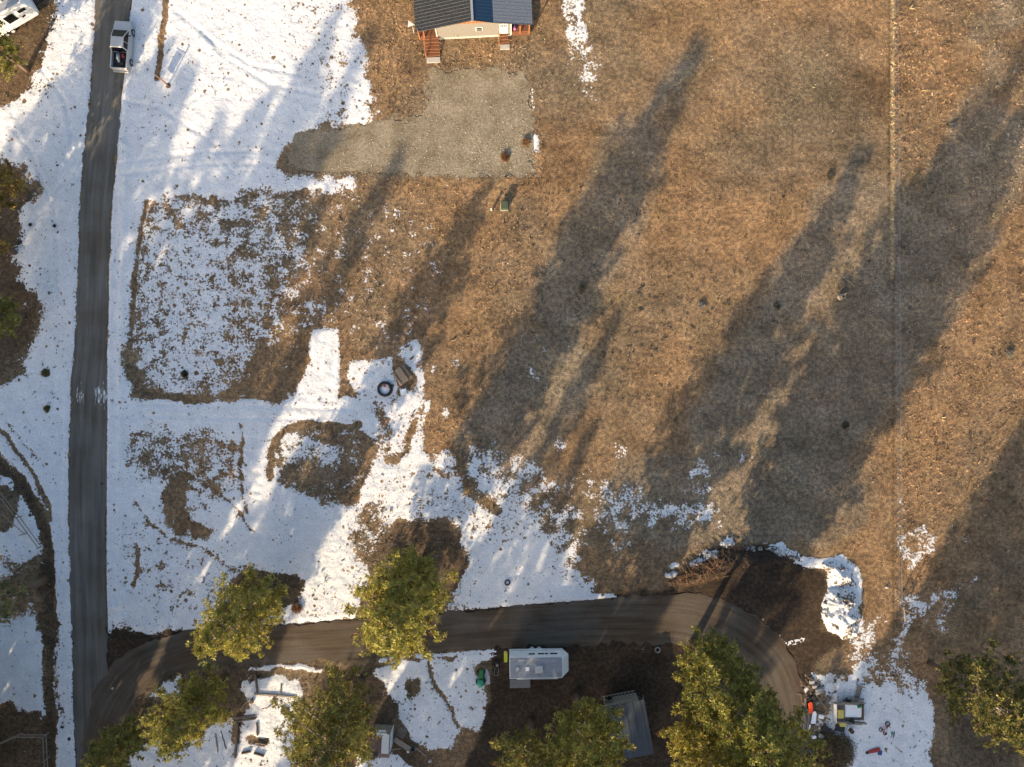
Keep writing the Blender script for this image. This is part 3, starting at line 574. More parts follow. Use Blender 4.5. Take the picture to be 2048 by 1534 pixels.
# ------------------------------------------------------------------ pines
BARK = mat('bark', (.16, .105, .075), .9, 0, .4, 14, .05); TWIG = mat('branch_bark', (.30, .255, .22), .9, 0, .3, 8)
def pine_meshes(seed, h, rad, dens=1.0, tone=(.36, .345, .085), start=.22, puff=.36, far_=False):
    g = random.Random(seed); gn = np.random.default_rng(seed)
    tr = MB(); bx, by = g.uniform(-.3, .3), g.uniform(-.3, .3); pts = []
    for i in range(9):
        t = i / 8; pts.append((bx * math.sin(t * 4), by * math.sin(t * 3), h * t))
    r0 = .012 * h + .08
    for i in range(8): tr.cyl(pts[i], pts[i + 1], r0 * (1 - i / 8.3) + (.12 if i == 0 else 0), r0 * (1 - (i + 1) / 8.3), 9, i == 0)
    def axisp(t): k = min(7, int(t * 8)); f = t * 8 - k; a, b = Vector(pts[k]), Vector(pts[k + 1]); return a.lerp(b, f)
    br = MB(); cen = []; bias = []; n = int((46 + h * 2.6) * dens)
    asym = g.uniform(0, 6.28)
    for i in range(n):
        t = start + (1 - start) * ((i + g.random()) / n) ** .92
        u = (t - start) / (1 - start); prof = math.sin(math.pi * min(1, (u * .82 + .20))) ** .75 if u < .97 else .25
        a = i * 2.39996 + g.uniform(-.5, .5); L = rad * prof * g.uniform(.55, 1.12) * (1 + .18 * math.cos(a - asym))
        if g.random() < .08: L *= 1.25
        p0 = axisp(t); rise = g.uniform(-.05, .25) + .35 * u; d = Vector((math.cos(a), math.sin(a), rise)).normalized()
        p1 = p0 + d * L * .55 + Vector((0, 0, -.05 * L)); p2 = p0 + d * L + Vector((0, 0, .04 * L))
        br.cyl(p0, p1, .034 + .014 * L, .02 + .008 * L, 4, False); br.cyl(p1, p2, .014 + .006 * L, .01, 4, False)
        nb = max(3, int(L * 3.4 * dens))
        for j in range(nb):
            s = g.uniform(.28, 1.0); c = (p0.lerp(p1, s / .55) if s < .55 else p1.lerp(p2, (s - .55) / .45)); sd_ = Vector((-d.y, d.x, 0))
            off = sd_ * g.uniform(-1, 1) * .42 * L * (1.05 - s) + d * g.uniform(0, .3) + Vector((0, 0, g.uniform(-.05, .35)))
            e = c + off
            if off.length > .45: br.cyl(c, e, .012, .008, 3, False)
            for q in range(g.choice((2, 3, 3, 4))):
                cen.append(e + Vector((g.gauss(0, .24), g.gauss(0, .24), g.gauss(0, .17)))); bias.append(off.normalized() * .5 + d * .4 + Vector((0, 0, .35)))
    cen = np.array([tuple(c) for c in cen]); bias = np.array([tuple(c) for c in bias]); k = len(cen)
    NB = 5 if far_ else 12
    V, T = blades(cen, NB, gn.uniform(.75, 1.2, k) * puff, np.full(k, .15 if far_ else .052), (-.7, 1), seed + 1, bias * .55, keep=True)
    br_ = gn.uniform(.65, 1.35, (k, 1)); yel = gn.uniform(0, 1, (k, 1)) ** 2
    col = (np.array(tone) * (1 - yel * .6) + np.array([.72, .58, .15]) * yel * .6) * br_
    dead = gn.uniform(size=(k, 1)) < .06; col = np.where(dead, np.array([.22, .12, .06]), col)
    me = np_mesh('crown', V, T, NEEDLE_F if far_ else NEEDLE, {'col': np.repeat(col, NB * 4, 0)})
    return tr, br, me
def place_mesh(m, name, parent): o = bpy.data.objects.new(name, m); C.objects.link(o); o.parent = parent; return o
def pine(seed, px, py, h, rad, label, group=None, **kw):
    t = thing('pine_tree', label, 'tree', P(px, py), 0, group); tr, br, cr = pine_meshes(seed, h, rad, **kw)
    tr.build('trunk', BARK, t, True); b = br.build('branches', TWIG, t, kind='stuff'); place_mesh(cr, 'crown', t); return t
GT = 'pine trees'
pine(1, 845, 1125, 23.5, 4.7, 'tall sunlit pine standing between the snowy lawn and the dirt track', GT, dens=1.20)
pine(2, 545, 1178, 18.0, 3.9, 'sunlit pine leaning over the dirt track, nearest the road junction on its north side', GT)
pine(3, 448, 1368, 13, 4.1, 'bushy pine south of the dirt track beside the log garden beds', GT)
pine(4, 722, 1362, 20, 5.0, 'wide pine south of the track between the log beds and the small shed', GT, tone=(0.230, 0.230, 0.068))
pine(5, 1150, 1392, 24.5, 4.5, 'tall pine whose crown overlaps the left side of the grey cabin roof', GT, dens=1.25)
pine(16, 1060, 1442, 20, 3.1, 'pine left of the cabin, west of the tall pine over its roof', GT, tone=(.22, .22, .065))
pine(6, 1385, 1285, 24, 4.5, 'northernmost pine of the dense clump inside the bend of the dirt track', GT, tone=(0.230, 0.243, 0.061), dens=1.20)
pine(7, 1362, 1394, 29, 4.7, 'broad golden pine of the clump just right of the grey cabin roof', GT, tone=(0.324, 0.297, 0.068), dens=1.25)
pine(8, 1432, 1385, 27, 5.0, 'pine on the right flank of the clump beside the bend of the dirt track', GT, dens=1.20)
pine(9, 1860, 1325, 18, 4.4, 'dim pine at the right edge beyond the wire fence', GT, tone=(.10, .12, .045))  # needle tone darkened: the shade on this crown is put into its colour
pine(10, 92, 1160, 24, 3.6, 'thin dark pine by the roadside ditch near the diagonal rail fence', GT, tone=(0.135, 0.162, 0.081), dens=.7)
pine(11, 282, 1440, 9, 2.6, 'small young pine inside the curve where the dirt track meets the road', GT, tone=(0.203, 0.216, 0.061))
pine(12, 55, 140, 12, 3.2, 'pine beside the corner of the cream camper at the top left', GT, tone=(0.216, 0.230, 0.061))
pine(13, 55, 395, 11, 3.2, 'pine with rusty needles at the left edge, across the road from the gravel pad', GT, tone=(0.297, 0.189, 0.061))
pine(14, 30, 505, 12, 3.4, 'dark middle pine of the left edge row', GT, tone=(0.189, 0.149, 0.061), dens=.8)
pine(15, 48, 632, 12, 3.2, 'southernmost pine of the left edge row above the small ditch', GT, tone=(0.216, 0.230, 0.061))
# trees standing outside the frame that cast the long shadows
vari = [pine_meshes(101, 24, 4.6, .72, puff=.62, far_=True), pine_meshes(102, 24, 4.0, .68, puff=.62, far_=True), pine_meshes(103, 24, 3.4, .62, puff=.6, far_=True)]
vm = []
for tr, br, cr in vari:
    a = tr.build('trunk', BARK); b = br.build('branches', TWIG); vm.append((a.data, b.data, cr)); bpy.data.objects.remove(a); bpy.data.objects.remove(b)
K = S / math.tan(R(SUN_EL))
def far_pine(s, te, h, v, wsc=1.0):
    t = te - h * K; a = math.sin(R(SUN_AZ)); b = math.cos(R(SUN_AZ)); px = b * s + a * t; py = a * s - b * t
    o = thing('pine_tree', 'tall pine standing outside the picture beyond its lower left or lower edge', 'tree', P(px, py), (s * 37) % 360, 'pines beyond the lower edges of the picture')
    o.scale = (1.12 * wsc * h / 24, 1.12 * wsc * h / 24, h / 24)
    for m, nme in zip(vm[v], ('trunk', 'branches', 'crown')):
        c = place_mesh(m, nme, o)
        if nme == 'branches': c['kind'] = 'stuff'
    return px, py
OFF = [(560, 60, 25, 1, .9), (640, 130, 28, 1, .8), (705, 70, 30, 2, .9), (740, -250, 26, 0, .9), (790, -380, 26, 1, .9), (850, 70, 30, 2, .75), (860, -420, 24, 0, .8),
       (480, -360, 22, 1, .9), (520, -420, 25, 0, .8), (430, -260, 24, 1, .9), (380, -60, 24, 2, .9), (330, 0, 22, 1, .8), (250, -150, 20, 2, .9), (600, -300, 27, 0, .9),
       (670, -500, 28, 0, .9), (960, -480, 26, 2, .8), (1030, -400, 28, 1, .8),
       (1390, 0, 26, 2, .75), (1380, -420, 24, 0, .8), (1450, -230, 24, 1, .7), (1500, -400, 24, 1, .9), (1560, -300, 26, 2, .9), (1570, -520, 24, 0, .9), (1640, -480, 26, 1, .9), (1700, -330, 28, 1, .8), (1600, -640, 22, 0, 1), (1670, -720, 22, 1, 1), (1290, -700, 22, 0, 1), (1720, -640, 24, 1, .9),
       (1830, -560, 24, 0, .9), (1900, -300, 26, 1, .9), (1960, -330, 24, 2, .9), (1990, -640, 22, 0, .9), (2040, -560, 22, 2, .8), (2150, -480, 18, 1, .8),
       (2200, -160, 25, 1, 1), (2240, 60, 26, 0, .9), (2290, -100, 26, 0, .9), (2350, -20, 24, 1, 1), (2440, -100, 24, 0, 1), (2520, -100, 24, 1, 1), (2210, 200, 30, 2, .8), (2600, -200, 24, 0, 1), (2110, -400, 20, 0, .9), (2160, -360, 22, 1, .9), (1610, -560, 26, 0, 1.1), (1740, -700, 24, 0, 1), (1560, -760, 22, 0, 1), (1480, -620, 22, 0, .9), (1800, -760, 24, 1, 1), (1900, -640, 24, 0, 1), (450, -420, 26, 0, 1), (560, -260, 28, 0, 1), (640, -160, 28, 0, 1), (300, -260, 24, 0, 1), (720, -420, 28, 0, 1), (800, -560, 28, 0, 1), (980, -700, 24, 0, .9), (1050, -640, 26, 1, .9), (180, -100, 22, 1, 1), (2320, 120, 28, 0, 1.1), (2420, 100, 28, 0, 1.1), (2250, -120, 24, 0, 1.15), (2320, -240, 24, 0, 1.15), (2210, -330, 22, 0, 1.1), (400, 40, 26, 0, .9), (230, 60, 24, 2, .9), (690, 250, 32, 2, .7), (610, 260, 30, 2, .7), (500, -20, 26, 2, .8), (760, -60, 28, 2, .7), (1900, 300, 30, 2, .8), (2400, 300, 30, 0, 1.25), (2475, 280, 30, 0, 1.25), (2120, -520, 20, 0, 1), (1725, -430, 26, 0, .9), (1800, -540, 26, 0, .9), (1850, -470, 26, 0, .9), (1660, -500, 26, 0, 1), (1940, -560, 24, 0, .9), (1520, -560, 24, 0, .9)]
for a in OFF: far_pine(*a)
# ------------------------------------------------------------------ materials for built things
WHITE = mat('white_paint', (.55, .55, .54), .35, 0, .05, 3); OFFW = mat('camper_shell', (.80, .82, .83), .35, 0, .08, 1.5)
ROOFM = mat('camper_roof', (.30, .32, .35), .5, 0, .16, 1.2, .01, (1, 3, 1)); BLACK = mat('black_rubber', (.025, .025, .026), .75, 0, .3, 10); GLASS = mat('dark_glass', (.008, .009, .012), .2, 0, .1, 2, spec=.2)
STEEL = mat('grey_steel', (.32, .33, .34), .45, .6, .2, 5); SILV = mat('truck_paint', (.48, .475, .47), .28, .15, .04, 2, spec=.5)
CEDAR = mat('cedar_stain', (.33, .135, .055), .6, 0, .2, 5, .005, (1, 8, 1)); DECK = mat('deck_brown', (.17, .070, .036), .65, 0, .25, 6, .005, (8, 1, 1)); SIDING = mat('beige_siding', (.205, .192, .172), .6, 0, .05, 4)
SHING = mat('charcoal_roof', (.040, .042, .044), .42, .25, .3, 4, spec=.5); CONC = mat('concrete', (.42, .40, .36), .85, 0, .15, 6, .01)
WOODG = mat('weathered_board', (.24, .205, .17), .8, 0, .3, 5, .01, (1, 10, 1)); WOODT = mat('table_board', (.42, .30, .21), .7, 0, .22, 4, .008, (10, 1, 1)); LOG = mat('log_bark', (.14, .10, .075), .9, 0, .4, 8, .03)
LOGE = mat('cut_wood', (.40, .29, .18), .8, 0, .2, 9); GREEN = mat('box_green', (.065, .085, .045), .5, 0, .12, 4); RED = mat('red_plastic', (.34, .035, .035), .4, 0, .15, 6)
ORANGE = mat('orange_plastic', (.80, .09, .02), .4, 0, .08, 5); YEL = mat('yellow_plastic', (.55, .45, .10), .5, 0, .15, 5); LIME = mat('lime_plastic', (.50, .55, .03), .4, 0, .1, 5); BLUE = mat('blue_plastic', (.03, .08, .22), .45, 0, .15, 5)
TEAL = mat('green_tarp', (.06, .36, .22), .5, 0, .25, 5); MGREEN = mat('machine_green', (.03, .20, .05), .4, 0, .1, 5); RUST = mat('rusty_metal', (.27, .10, .045), .85, .2, .4, 7, .01); ASH = mat('grey_block', (.30, .29, .28), .9, 0, .2, 7, .02)
SNOWM = mat('snow_top', (.84, .86, .88), .7, 0, .05, 3, .05); DARKW = mat('dark_brush', (.060, .042, .030), .95, 0, .5, 8, .03); TWIG2 = mat('bleached_stick', (.30, .24, .18), .9, 0, .3, 8); PURP = mat('purple_cloth', (.14, .07, .26), .7, 0, .4, 12)
MAG = mat('pink_cloth', (.55, .12, .25), .7, 0, .3, 12)
def one(mb, name, m, label, cat, loc=(0, 0, 0), rz=0, group=None, smooth=False):
    return tag(mb.build(name, m, None, smooth), label, cat, group, loc, rz)

# ------------------------------------------------------------------ house
H = thing('house', 'beige ranch house with charcoal gable roof and cedar porches at the top edge', 'house', P(949, 76.5), 2.9)
z0 = .55; LEN = 13
wl = MB()
def roofz(x): return 4.3 + x * .295 if x < 0 else (4.3 - x * .304 if x < 2.3 else 3.6 - (x - 2.3) * .2)
for k in range(14):      # lap siding boards, front wall
    za = z0 + k * .205; zt = za + .205; xl = max(-4.25, -(4.18 - zt) / .295); xr = 4.25 if zt < 3.1 else min(4.25, 2.3 + max(-.6, (3.48 - zt) / .2))
    wl.add([(xl, -.03, za), (xr, -.03, za), (xr, -.005, zt), (xl, -.005, zt), (xl, -.005, za), (xr, -.005, za)], [(0, 1, 2, 3), (0, 4, 5, 1)])
wl.box((-4.2, LEN / 2, 1.68), (.1, LEN, 2.4)); wl.box((4.2, LEN / 2, 1.68), (.1, LEN, 2.4)); wl.box((0, .08, 1.7), (8.4, .15, 2.4)); wl.box((0, LEN, 1.7), (8.4, .12, 2.4))
wl.build('wall', SIDING, H); MB().box((0, LEN / 2, .27), (8.5, LEN - .1, .56)).build('foundation', CONC, H)
for sx in (-1, 1): MB().box((sx * 4.3, -.05, 1.75), (.12, .12, 2.5)).build('corner_trim', WHITE, H)
gb = MB().prism([(-2.75, 0), (2.7, 0), (0, .78)], 0, .08); gb.v = [(x, z - .06, 3.42 + y) for x, y, z in gb.v]; gb.build('gable', CEDAR, H)
for k in range(9):
    x = -1.9 + k * .47; MB().box((x, -.085, 3.44 + (.70 - abs(x) * .29) / 2), (.04, .03, max(.1, .70 - abs(x) * .29))).build('batten', CEDAR, H)
prof = [(-6.65, 2.34), (0, 4.30), (2.3, 3.60), (6.75, 2.71)]
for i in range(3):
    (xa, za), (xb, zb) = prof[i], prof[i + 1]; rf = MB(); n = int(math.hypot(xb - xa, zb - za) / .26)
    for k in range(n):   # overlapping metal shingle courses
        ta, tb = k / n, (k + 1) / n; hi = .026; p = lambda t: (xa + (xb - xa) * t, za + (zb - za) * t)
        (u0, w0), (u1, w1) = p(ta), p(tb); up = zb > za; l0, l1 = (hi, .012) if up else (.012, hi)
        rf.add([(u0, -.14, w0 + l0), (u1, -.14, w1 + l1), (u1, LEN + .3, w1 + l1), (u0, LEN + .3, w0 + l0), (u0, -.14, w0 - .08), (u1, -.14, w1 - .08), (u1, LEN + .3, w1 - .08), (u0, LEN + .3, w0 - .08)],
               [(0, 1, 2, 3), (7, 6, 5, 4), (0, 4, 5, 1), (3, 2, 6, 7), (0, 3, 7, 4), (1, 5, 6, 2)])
    RM = (SHING, mat('blue_roof', (.020, .052, .100), .4, .2, .1, 3), mat('grey_blue_roof', (.17, .19, .225), .5, .2, .25, 8))[i]; rs = rf.build('roof_slope', RM, H)  # east side in two tones: dark blue by the ridge, paler grey-blue beyond
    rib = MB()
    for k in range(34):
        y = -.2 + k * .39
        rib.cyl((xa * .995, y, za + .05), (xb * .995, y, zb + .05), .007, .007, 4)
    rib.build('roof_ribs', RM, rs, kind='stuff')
MB().box((0, LEN / 2 - .02, 4.36), (.26, LEN + .7, .05)).build('ridge_cap', mat('ridge_metal', (.34, .36, .38), .4, .3, .1, 4), H)
for i in range(3):
    (xa, za), (xb, zb) = prof[i], prof[i + 1]; MB().add([(xa, -.17, za - .12), (xb, -.17, zb - .12), (xb, -.17, zb + .03), (xa, -.17, za + .03), (xa, -.143, za - .12), (xb, -.143, zb - .12), (xb, -.143, zb + .03), (xa, -.143, za + .03)],
        [(0, 1, 2, 3), (7, 6, 5, 4), (0, 4, 5, 1), (3, 2, 6, 7), (0, 3, 7, 4), (1, 5, 6, 2)]).build('fascia', BLACK, H)
wf = MB().box((.65, -.06, 2.15), (.85, .06, .75)).build('window', WHITE, H)
MB().box((.65, -.10, 2.32), (.62, .02, .24)).build('pane', GLASS, wf); MB().box((.65, -.10, 1.98), (.62, .02, .24)).build('pane', GLASS, wf)
dr_ = MB().box((3.45, -.06, 1.95), (.98, .06, 2.1)).build('door', WHITE, H)
for i in range(4):
    for j in range(2): MB().box((3.15 + i * .2, -.10, 2.5 + j * .22), (.12, .02, .15)).build('pane', GLASS, dr_)
MB().box((3.45, -.11, 1.75), (.3, .04, .08)).build('handle', STEEL, dr_); MB().box((3.0, -.1, 1.0), (.08, .05, .1)).build('outlet', WHITE, H); MB().box((3.45, -.12, 3.12), (.16, .14, .14)).build('porch_lamp', WHITE, H)
MB().cyl((-1.9, -.06, .5), (-1.9, -.06, 1.1), .03).build('pipe', STEEL, H)
# left porch, deck boards and stairs
def porch(x0, x1):
    for k in range(int((x1 - x0) / .155)):
        MB().box((x0 + .08 + k * .155, LEN / 2 - .1, .98), (.145, LEN - .2, .04)).build('deck_board', DECK, H)
    MB().box(((x0 + x1) / 2, .02, .86), (x1 - x0, .05, .26)).build('deck_rim', DECK, H)
porch(-6.45, -4.32); porch(4.32, 6.5)
for k in range(12): MB().box((4.55 + k * .17, -.035, .52), (.12, .04, .62)).build('skirt_board', DECK, H)
for k in range(4): MB().box((-6.35 + k * .17, -.035, .5), (.12, .04, .6)).build('skirt_board', DECK, H)
for x in (-6.35, -5.75, 6.4, 5.35): MB().box((x, -.08, 1.6), (.13, .13, 2.0 if x != 5.35 else 1.6)).build('post', CEDAR, H)
for x in (-6.35, 6.4):
    for y in (4.2, 8.4, 12.4): MB().box((x, y, 1.65), (.13, .13, 1.4)).build('post', CEDAR, H)
for k in range(6):
    z = .92 - k * .155; y = -.16 - k * .32; tr = MB().box((-4.95, y, z), (1.65, .30, .04)).build('tread', DECK, H); MB().box((-4.95, y - .15, z + .004), (1.65, .045, .05)).build('nosing', CEDAR, tr)
    MB().box((-4.95, y + .14, z - .08), (1.6, .02, .13)).build('riser', DECK, tr)
for x in (-5.76, -4.14): MB().add([(x - .03, -.05, .9), (x + .03, -.05, .9), (x + .03, -1.9, .1), (x - .03, -1.9, .1), (x - .03, -.05, .6), (x + .03, -.05, .6), (x + .03, -1.7, .0), (x - .03, -1.7, .0)], [(0, 1, 2, 3), (7, 6, 5, 4), (0, 4, 5, 1), (3, 2, 6, 7), (0, 3, 7, 4), (1, 5, 6, 2)]).build('stringer', DECK, H)
MB().box((-5.78, -1.95, .55), (.10, .10, 1.1)).build('newel_post', CEDAR, H); MB().cyl((-5.78, -1.95, 1.08), (-5.78, -.1, 2.0), .04).build('handrail', CEDAR, H)
MB().box((-4.95, -2.35, .06), (1.6, .62, .12)).build('stair_pad', CONC, H)
for k in range(3):
    z = .72 - k * .2; y = -.16 - k * .3; tr = MB().box((3.45, y, z), (1.0, .28, .04)).build('tread', DECK, H); MB().box((3.45, y - .14, z + .004), (1.0, .045, .05)).build('nosing', CEDAR, tr); MB().box((3.45, y + .12, z - .1), (.96, .02, .17)).build('riser', DECK, tr)
MB().box((3.5, -1.25, .06), (1.15, .6, .12)).build('stair_pad', CONC, H); MB().box((2.85, -1.0, .4), (.09, .09, .8)).build('newel_post', CEDAR, H); MB().cyl((2.85, -1.0, .78), (2.85, -.1, 1.3), .035).build('handrail', CEDAR, H)
t = thing('satellite_dish', 'white dish on a short mast beside the west eave of the house', 'dish', P(828, 66)); MB().cyl((0, 0, 0), (.05, 0, 1.4), .035).build('mast', WHITE, t)
MB().add([(-.45, -.3, 1.9), (-.35, .35, 2.1), (.35, .05, 1.75), (-.45, -.3, 1.86), (-.35, .35, 2.06), (.35, .05, 1.71)], [(0, 1, 2), (5, 4, 3), (0, 3, 4, 1), (1, 4, 5, 2), (2, 5, 3, 0)]).build('reflector', WHITE, t)
t = thing('duffel_bag', 'purple and pink patterned bag on the east porch step of the house', 'bag', (P(1029, 62)[0], P(1029, 62)[1] - .1, .0)); MB().blob((0, 0, .75), (.28, .38, .72), 4, 10, 6, .15).build('body', PURP, t, True); MB().blob((.05, -.28, 1.25), (.16, .16, .2), 5).build('flap', MAG, t, True)

# ------------------------------------------------------------------ pickup
t = thing('pickup_truck', 'silver white pickup truck with a loaded open bed on the gravel road', 'pickup truck', P(251, 98), -3.8)
def sec(y, w, zl, zh, c=.10): return [(-w, y, zl), (-w, y, zh - c), (-w + c * 1.2, y, zh), (w - c * 1.2, y, zh), (w, y, zh - c), (w, y, zl)]
bd = MB().loft([sec(2.82, .72, .5, .88), sec(2.72, .90, .42, 1.0), sec(2.2, .97, .38, 1.08), sec(1.7, .99, .36, 1.12), sec(1.05, 1.0, .34, 1.10), sec(-.78, 1.0, .34, 1.16)])
bd.box((0, -1.8, .66), (1.9, 2.0, .2))
for sx in (-1, 1): bd.loft([[(sx * .84, y, .55), (sx * .84, y, 1.17), (sx * .88, y, 1.2), (sx * .98, y, 1.18), (sx * 1.0, y, 1.1), (sx * 1.0, y, .4)] for y in (-.78, -2.72)])
bd.build('body', SILV, t)
MB().box((0, -2.76, .86), (1.94, .09, .66)).build('tailgate', SILV, t); MB().box((0, -1.78, .79), (1.66, 1.92, .05)).build('bed_liner', BLACK, t); MB().box((0, -2.9, .52), (1.8, .2, .18)).build('bumper', STEEL, t); MB().box((0, 2.86, .52), (1.7, .16, .2)).build('bumper', STEEL, t)
MB().loft([[(-.90, -.76, 1.15), (-.90, 1.72, 1.08), (.90, 1.72, 1.08), (.90, -.76, 1.15)], [(-.73, -.60, 1.74), (-.72, .60, 1.74), (.72, .60, 1.74), (.73, -.60, 1.74)]]).build('cab_glass', GLASS, t)
MB().loft([[(-.76, -.66, 1.73), (-.75, .62, 1.73), (.75, .62, 1.73), (.76, -.66, 1.73)], [(-.70, -.60, 1.80), (-.68, .52, 1.80), (.68, .52, 1.80), (.70, -.60, 1.80)]]).build('cab_roof', SILV, t)
for sx in (-1, 1):
    MB().cyl((sx * .90, 1.70, 1.11), (sx * .73, .60, 1.76), .045).build('pillar', SILV, t); MB().cyl((sx * .905, -.74, 1.15), (sx * .74, -.62, 1.76), .07).build('pillar', SILV, t); MB().cyl((sx * .905, .1, 1.15), (sx * .74, .1, 1.76), .03).build('pillar', SILV, t)
    m_ = MB().box((sx * 1.12, 1.0, 1.2), (.2, .1, .16)).build('side_mirror', BLACK, t); MB().box((sx * .78, 2.80, .8), (.3, .06, .16)).build('headlight', WHITE, t); MB().box((sx * .93, -2.8, .9), (.1, .05, .36)).build('tail_light', RED, t)
    MB().box((sx * 1.004, .62, .95), (.02, .16, .04)).build('door_handle', BLACK, t)
    for y in (1.78, -1.72):
        wh = MB().cyl((sx * .80, y, .39), (sx * 1.06, y, .39), .39, .39, 22).build('wheel', BLACK, t, False); MB().cyl((sx * 1.04, y, .39), (sx * 1.075, y, .39), .24, .22, 16).build('rim', STEEL, wh)
MB().loft([[(-.9, -.82, 1.06), (.9, -.82, 1.06), (.9, -.78, 1.2), (-.9, -.78, 1.2)], [(-.78, -.68, 1.5), (.78, -.68, 1.5), (.76, -.62, 1.72), (-.76, -.62, 1.72)]]).build('rear_window', GLASS, t)
tb = P(251, 98); rt = Matrix.Rotation(R(-3.8), 3, 'Z')
def onT(x, y, z): v = rt @ Vector((x, y, 0)); return (tb[0] + v.x, tb[1] + v.y, z)
g = thing('gas_cylinder', 'grey steel cylinder lying in the pickup bed', 'cylinder', onT(-.15, -1.3, .82), -2); MB().cyl((0, -.45, .22), (0, .42, .22), .21, .21, 14).build('tank', STEEL, g, True); MB().cyl((.1, -.75, .2), (.05, -.45, .22), .11, .13, 10).build('neck', WHITE, g)
one(MB().box((0, 0, .16), (.32, .38, .32)), 'fuel_can', mat('dull_red', (.16, .02, .02), .5), 'dark red fuel can in the pickup bed near the cab', 'fuel can', onT(.38, -1.25, .82), 12)
one(MB().box((0, 0, .12), (.5, .32, .24)), 'tool_box', BLACK, 'black tool box at the rear of the pickup bed', 'tool box', onT(.2, -2.2, .82), 20)

# ------------------------------------------------------------------ campers
def camper(name, label, loc, rz, L, W, hh, wins, nose=.4):
    t = thing(name, label, 'camper', loc, rz); x = L / 2; y = W / 2
    MB().loft([[(px_, py_, .5) for px_, py_ in ((-x, -y), (x - .25, -y), (x, -y * .8), (x, y * .8), (x - .25, y), (-x, y))], [(px_, py_, 1.6) for px_, py_ in ((-x, -y), (x, -y), (x + nose, -y * .8), (x + nose, y * .8), (x, y), (-x, y))],
                  [(px_, py_, hh) for px_, py_ in ((-x, -y), (x - .5, -y), (x - .3, -y * .85), (x - .3, y * .85), (x - .5, y), (-x, y))]]).build('shell', OFFW, t)
    MB().prism([(-x + .08, -y + .08), (x - .55, -y + .08), (x - .42, -y * .8), (x - .42, y * .8), (x - .55, y - .08), (-x + .08, y - .08)], hh - .01, hh + .03).build('roof_skin', ROOFM, t)
    for (wx, wz, ww, wh, side) in wins:
        f = MB().box((wx, side * (y + .012), wz), (ww + .06, .03, wh + .06)).build('window', STEEL, t); MB().box((wx, side * (y + .03), wz), (ww, .03, wh)).build('pane', GLASS, f)
    for side in (1, -1):
        MB().box((0, side * (y + .008), 1.0), (L - .3, .02, .06)).build('stripe', STEEL, t); MB().box((-.2, side * (y - .01), .62), (L - .2, .06, .05)).build('skirt_trim', STEEL, t)
        for wx in (-.55, .25):
            w_ = MB().cyl((wx, side * (y - .25), .34), (wx, side * (y + .06), .34), .34, .34, 18).build('wheel', BLACK, t); MB().cyl((wx, side * (y + .05), .34), (wx, side * (y + .08), .34), .19, .19, 12).build('hubcap', WHITE, w_)
            MB().box((wx, side * (y + .03), .72), (.72, .12, .08)).build('fender', OFFW, t)
    MB().box((x + nose * .5 + .5, 0, .45), (1.4, .12, .12)).build('hitch', BLACK, t)
    return t
c1 = camper('travel_trailer', 'white travel trailer with a grey roof parked in the yard south of the dirt track', P(1073.5, 1314.5), .9, 6.4, 2.45, 2.9, [(1.05, 2.1, .34, .3, 1), (.25, 2.1, .3, .3, 1), (.6, 2.1, .3, .3, 1), (-.8, 2.1, .3, .3, 1), (-.45, 2.1, .3, .3, 1), (1.9, 2.1, .8, .3, 1), (-1.4, 2.0, .8, .5, -1), (1.5, 2.0, 1.0, .5, -1)])
MB().box((.15, -.15, 3.06), (.9, .72, .28)).build('air_conditioner', WHITE, c1)
for x_, m_ in ((-1.15, OFFW), (-2.3, WHITE)): v_ = MB().box((x_, -.1, 2.98), (.4, .42, .14)).build('roof_vent', m_, c1)
MB().box((-1.85, .85, 2.95), (.75, .22, .06)).build('roof_hatch', WHITE, c1); MB().cyl((-.5, -.6, 3.0), (.7, -.68, 3.0), .035).build('antenna', WHITE, c1); MB().cyl((-2.4, -1.30, 2.82), (2.3, -1.30, 2.82), .07).build('awning_roll', WHITE, c1)
st = thing('entry_deck', 'low grey plank deck along the south side of the white travel trailer', 'deck', P(1040, 1365), 1)
for k in range(6): MB().box((0, -.42 + k * .17, .3), (2.4, .155, .04)).build('plank', mat('deck_grey', (.19, .20, .215), .8, 0, .2, 5, .01, (1, 8, 1)), st)
for sx in (-1, 1): MB().box((sx * 1.1, 0, .14), (.1, .95, .28)).build('leg', WOODG, st)
u = Vector((-.862, -.507)); v_ = Vector((-.507, .862)); cc_ = Vector(P(88, 31)) + u * 4.2 + v_ * 1.25
c2 = camper('camper', 'cream fifth wheel camper in the top left corner beside a pine', (cc_.x, cc_.y), math.degrees(math.atan2(.507, .862)), 8.2, 2.5, 3.3, [(1.35, 2.0, 1.15, 1.1, -1), (3.0, 2.25, .9, .4, -1), (-1.3, 2.1, 1.0, .5, -1), (2.6, 1.4, .35, .2, -1)], nose=.1)
MB().box((1.6, .1, 3.42), (.8, .7, .2)).build('air_conditioner', WHITE, c2); MB().box((-.8, .1, 3.38), (.45, .45, .12)).build('roof_vent', WHITE, c2)

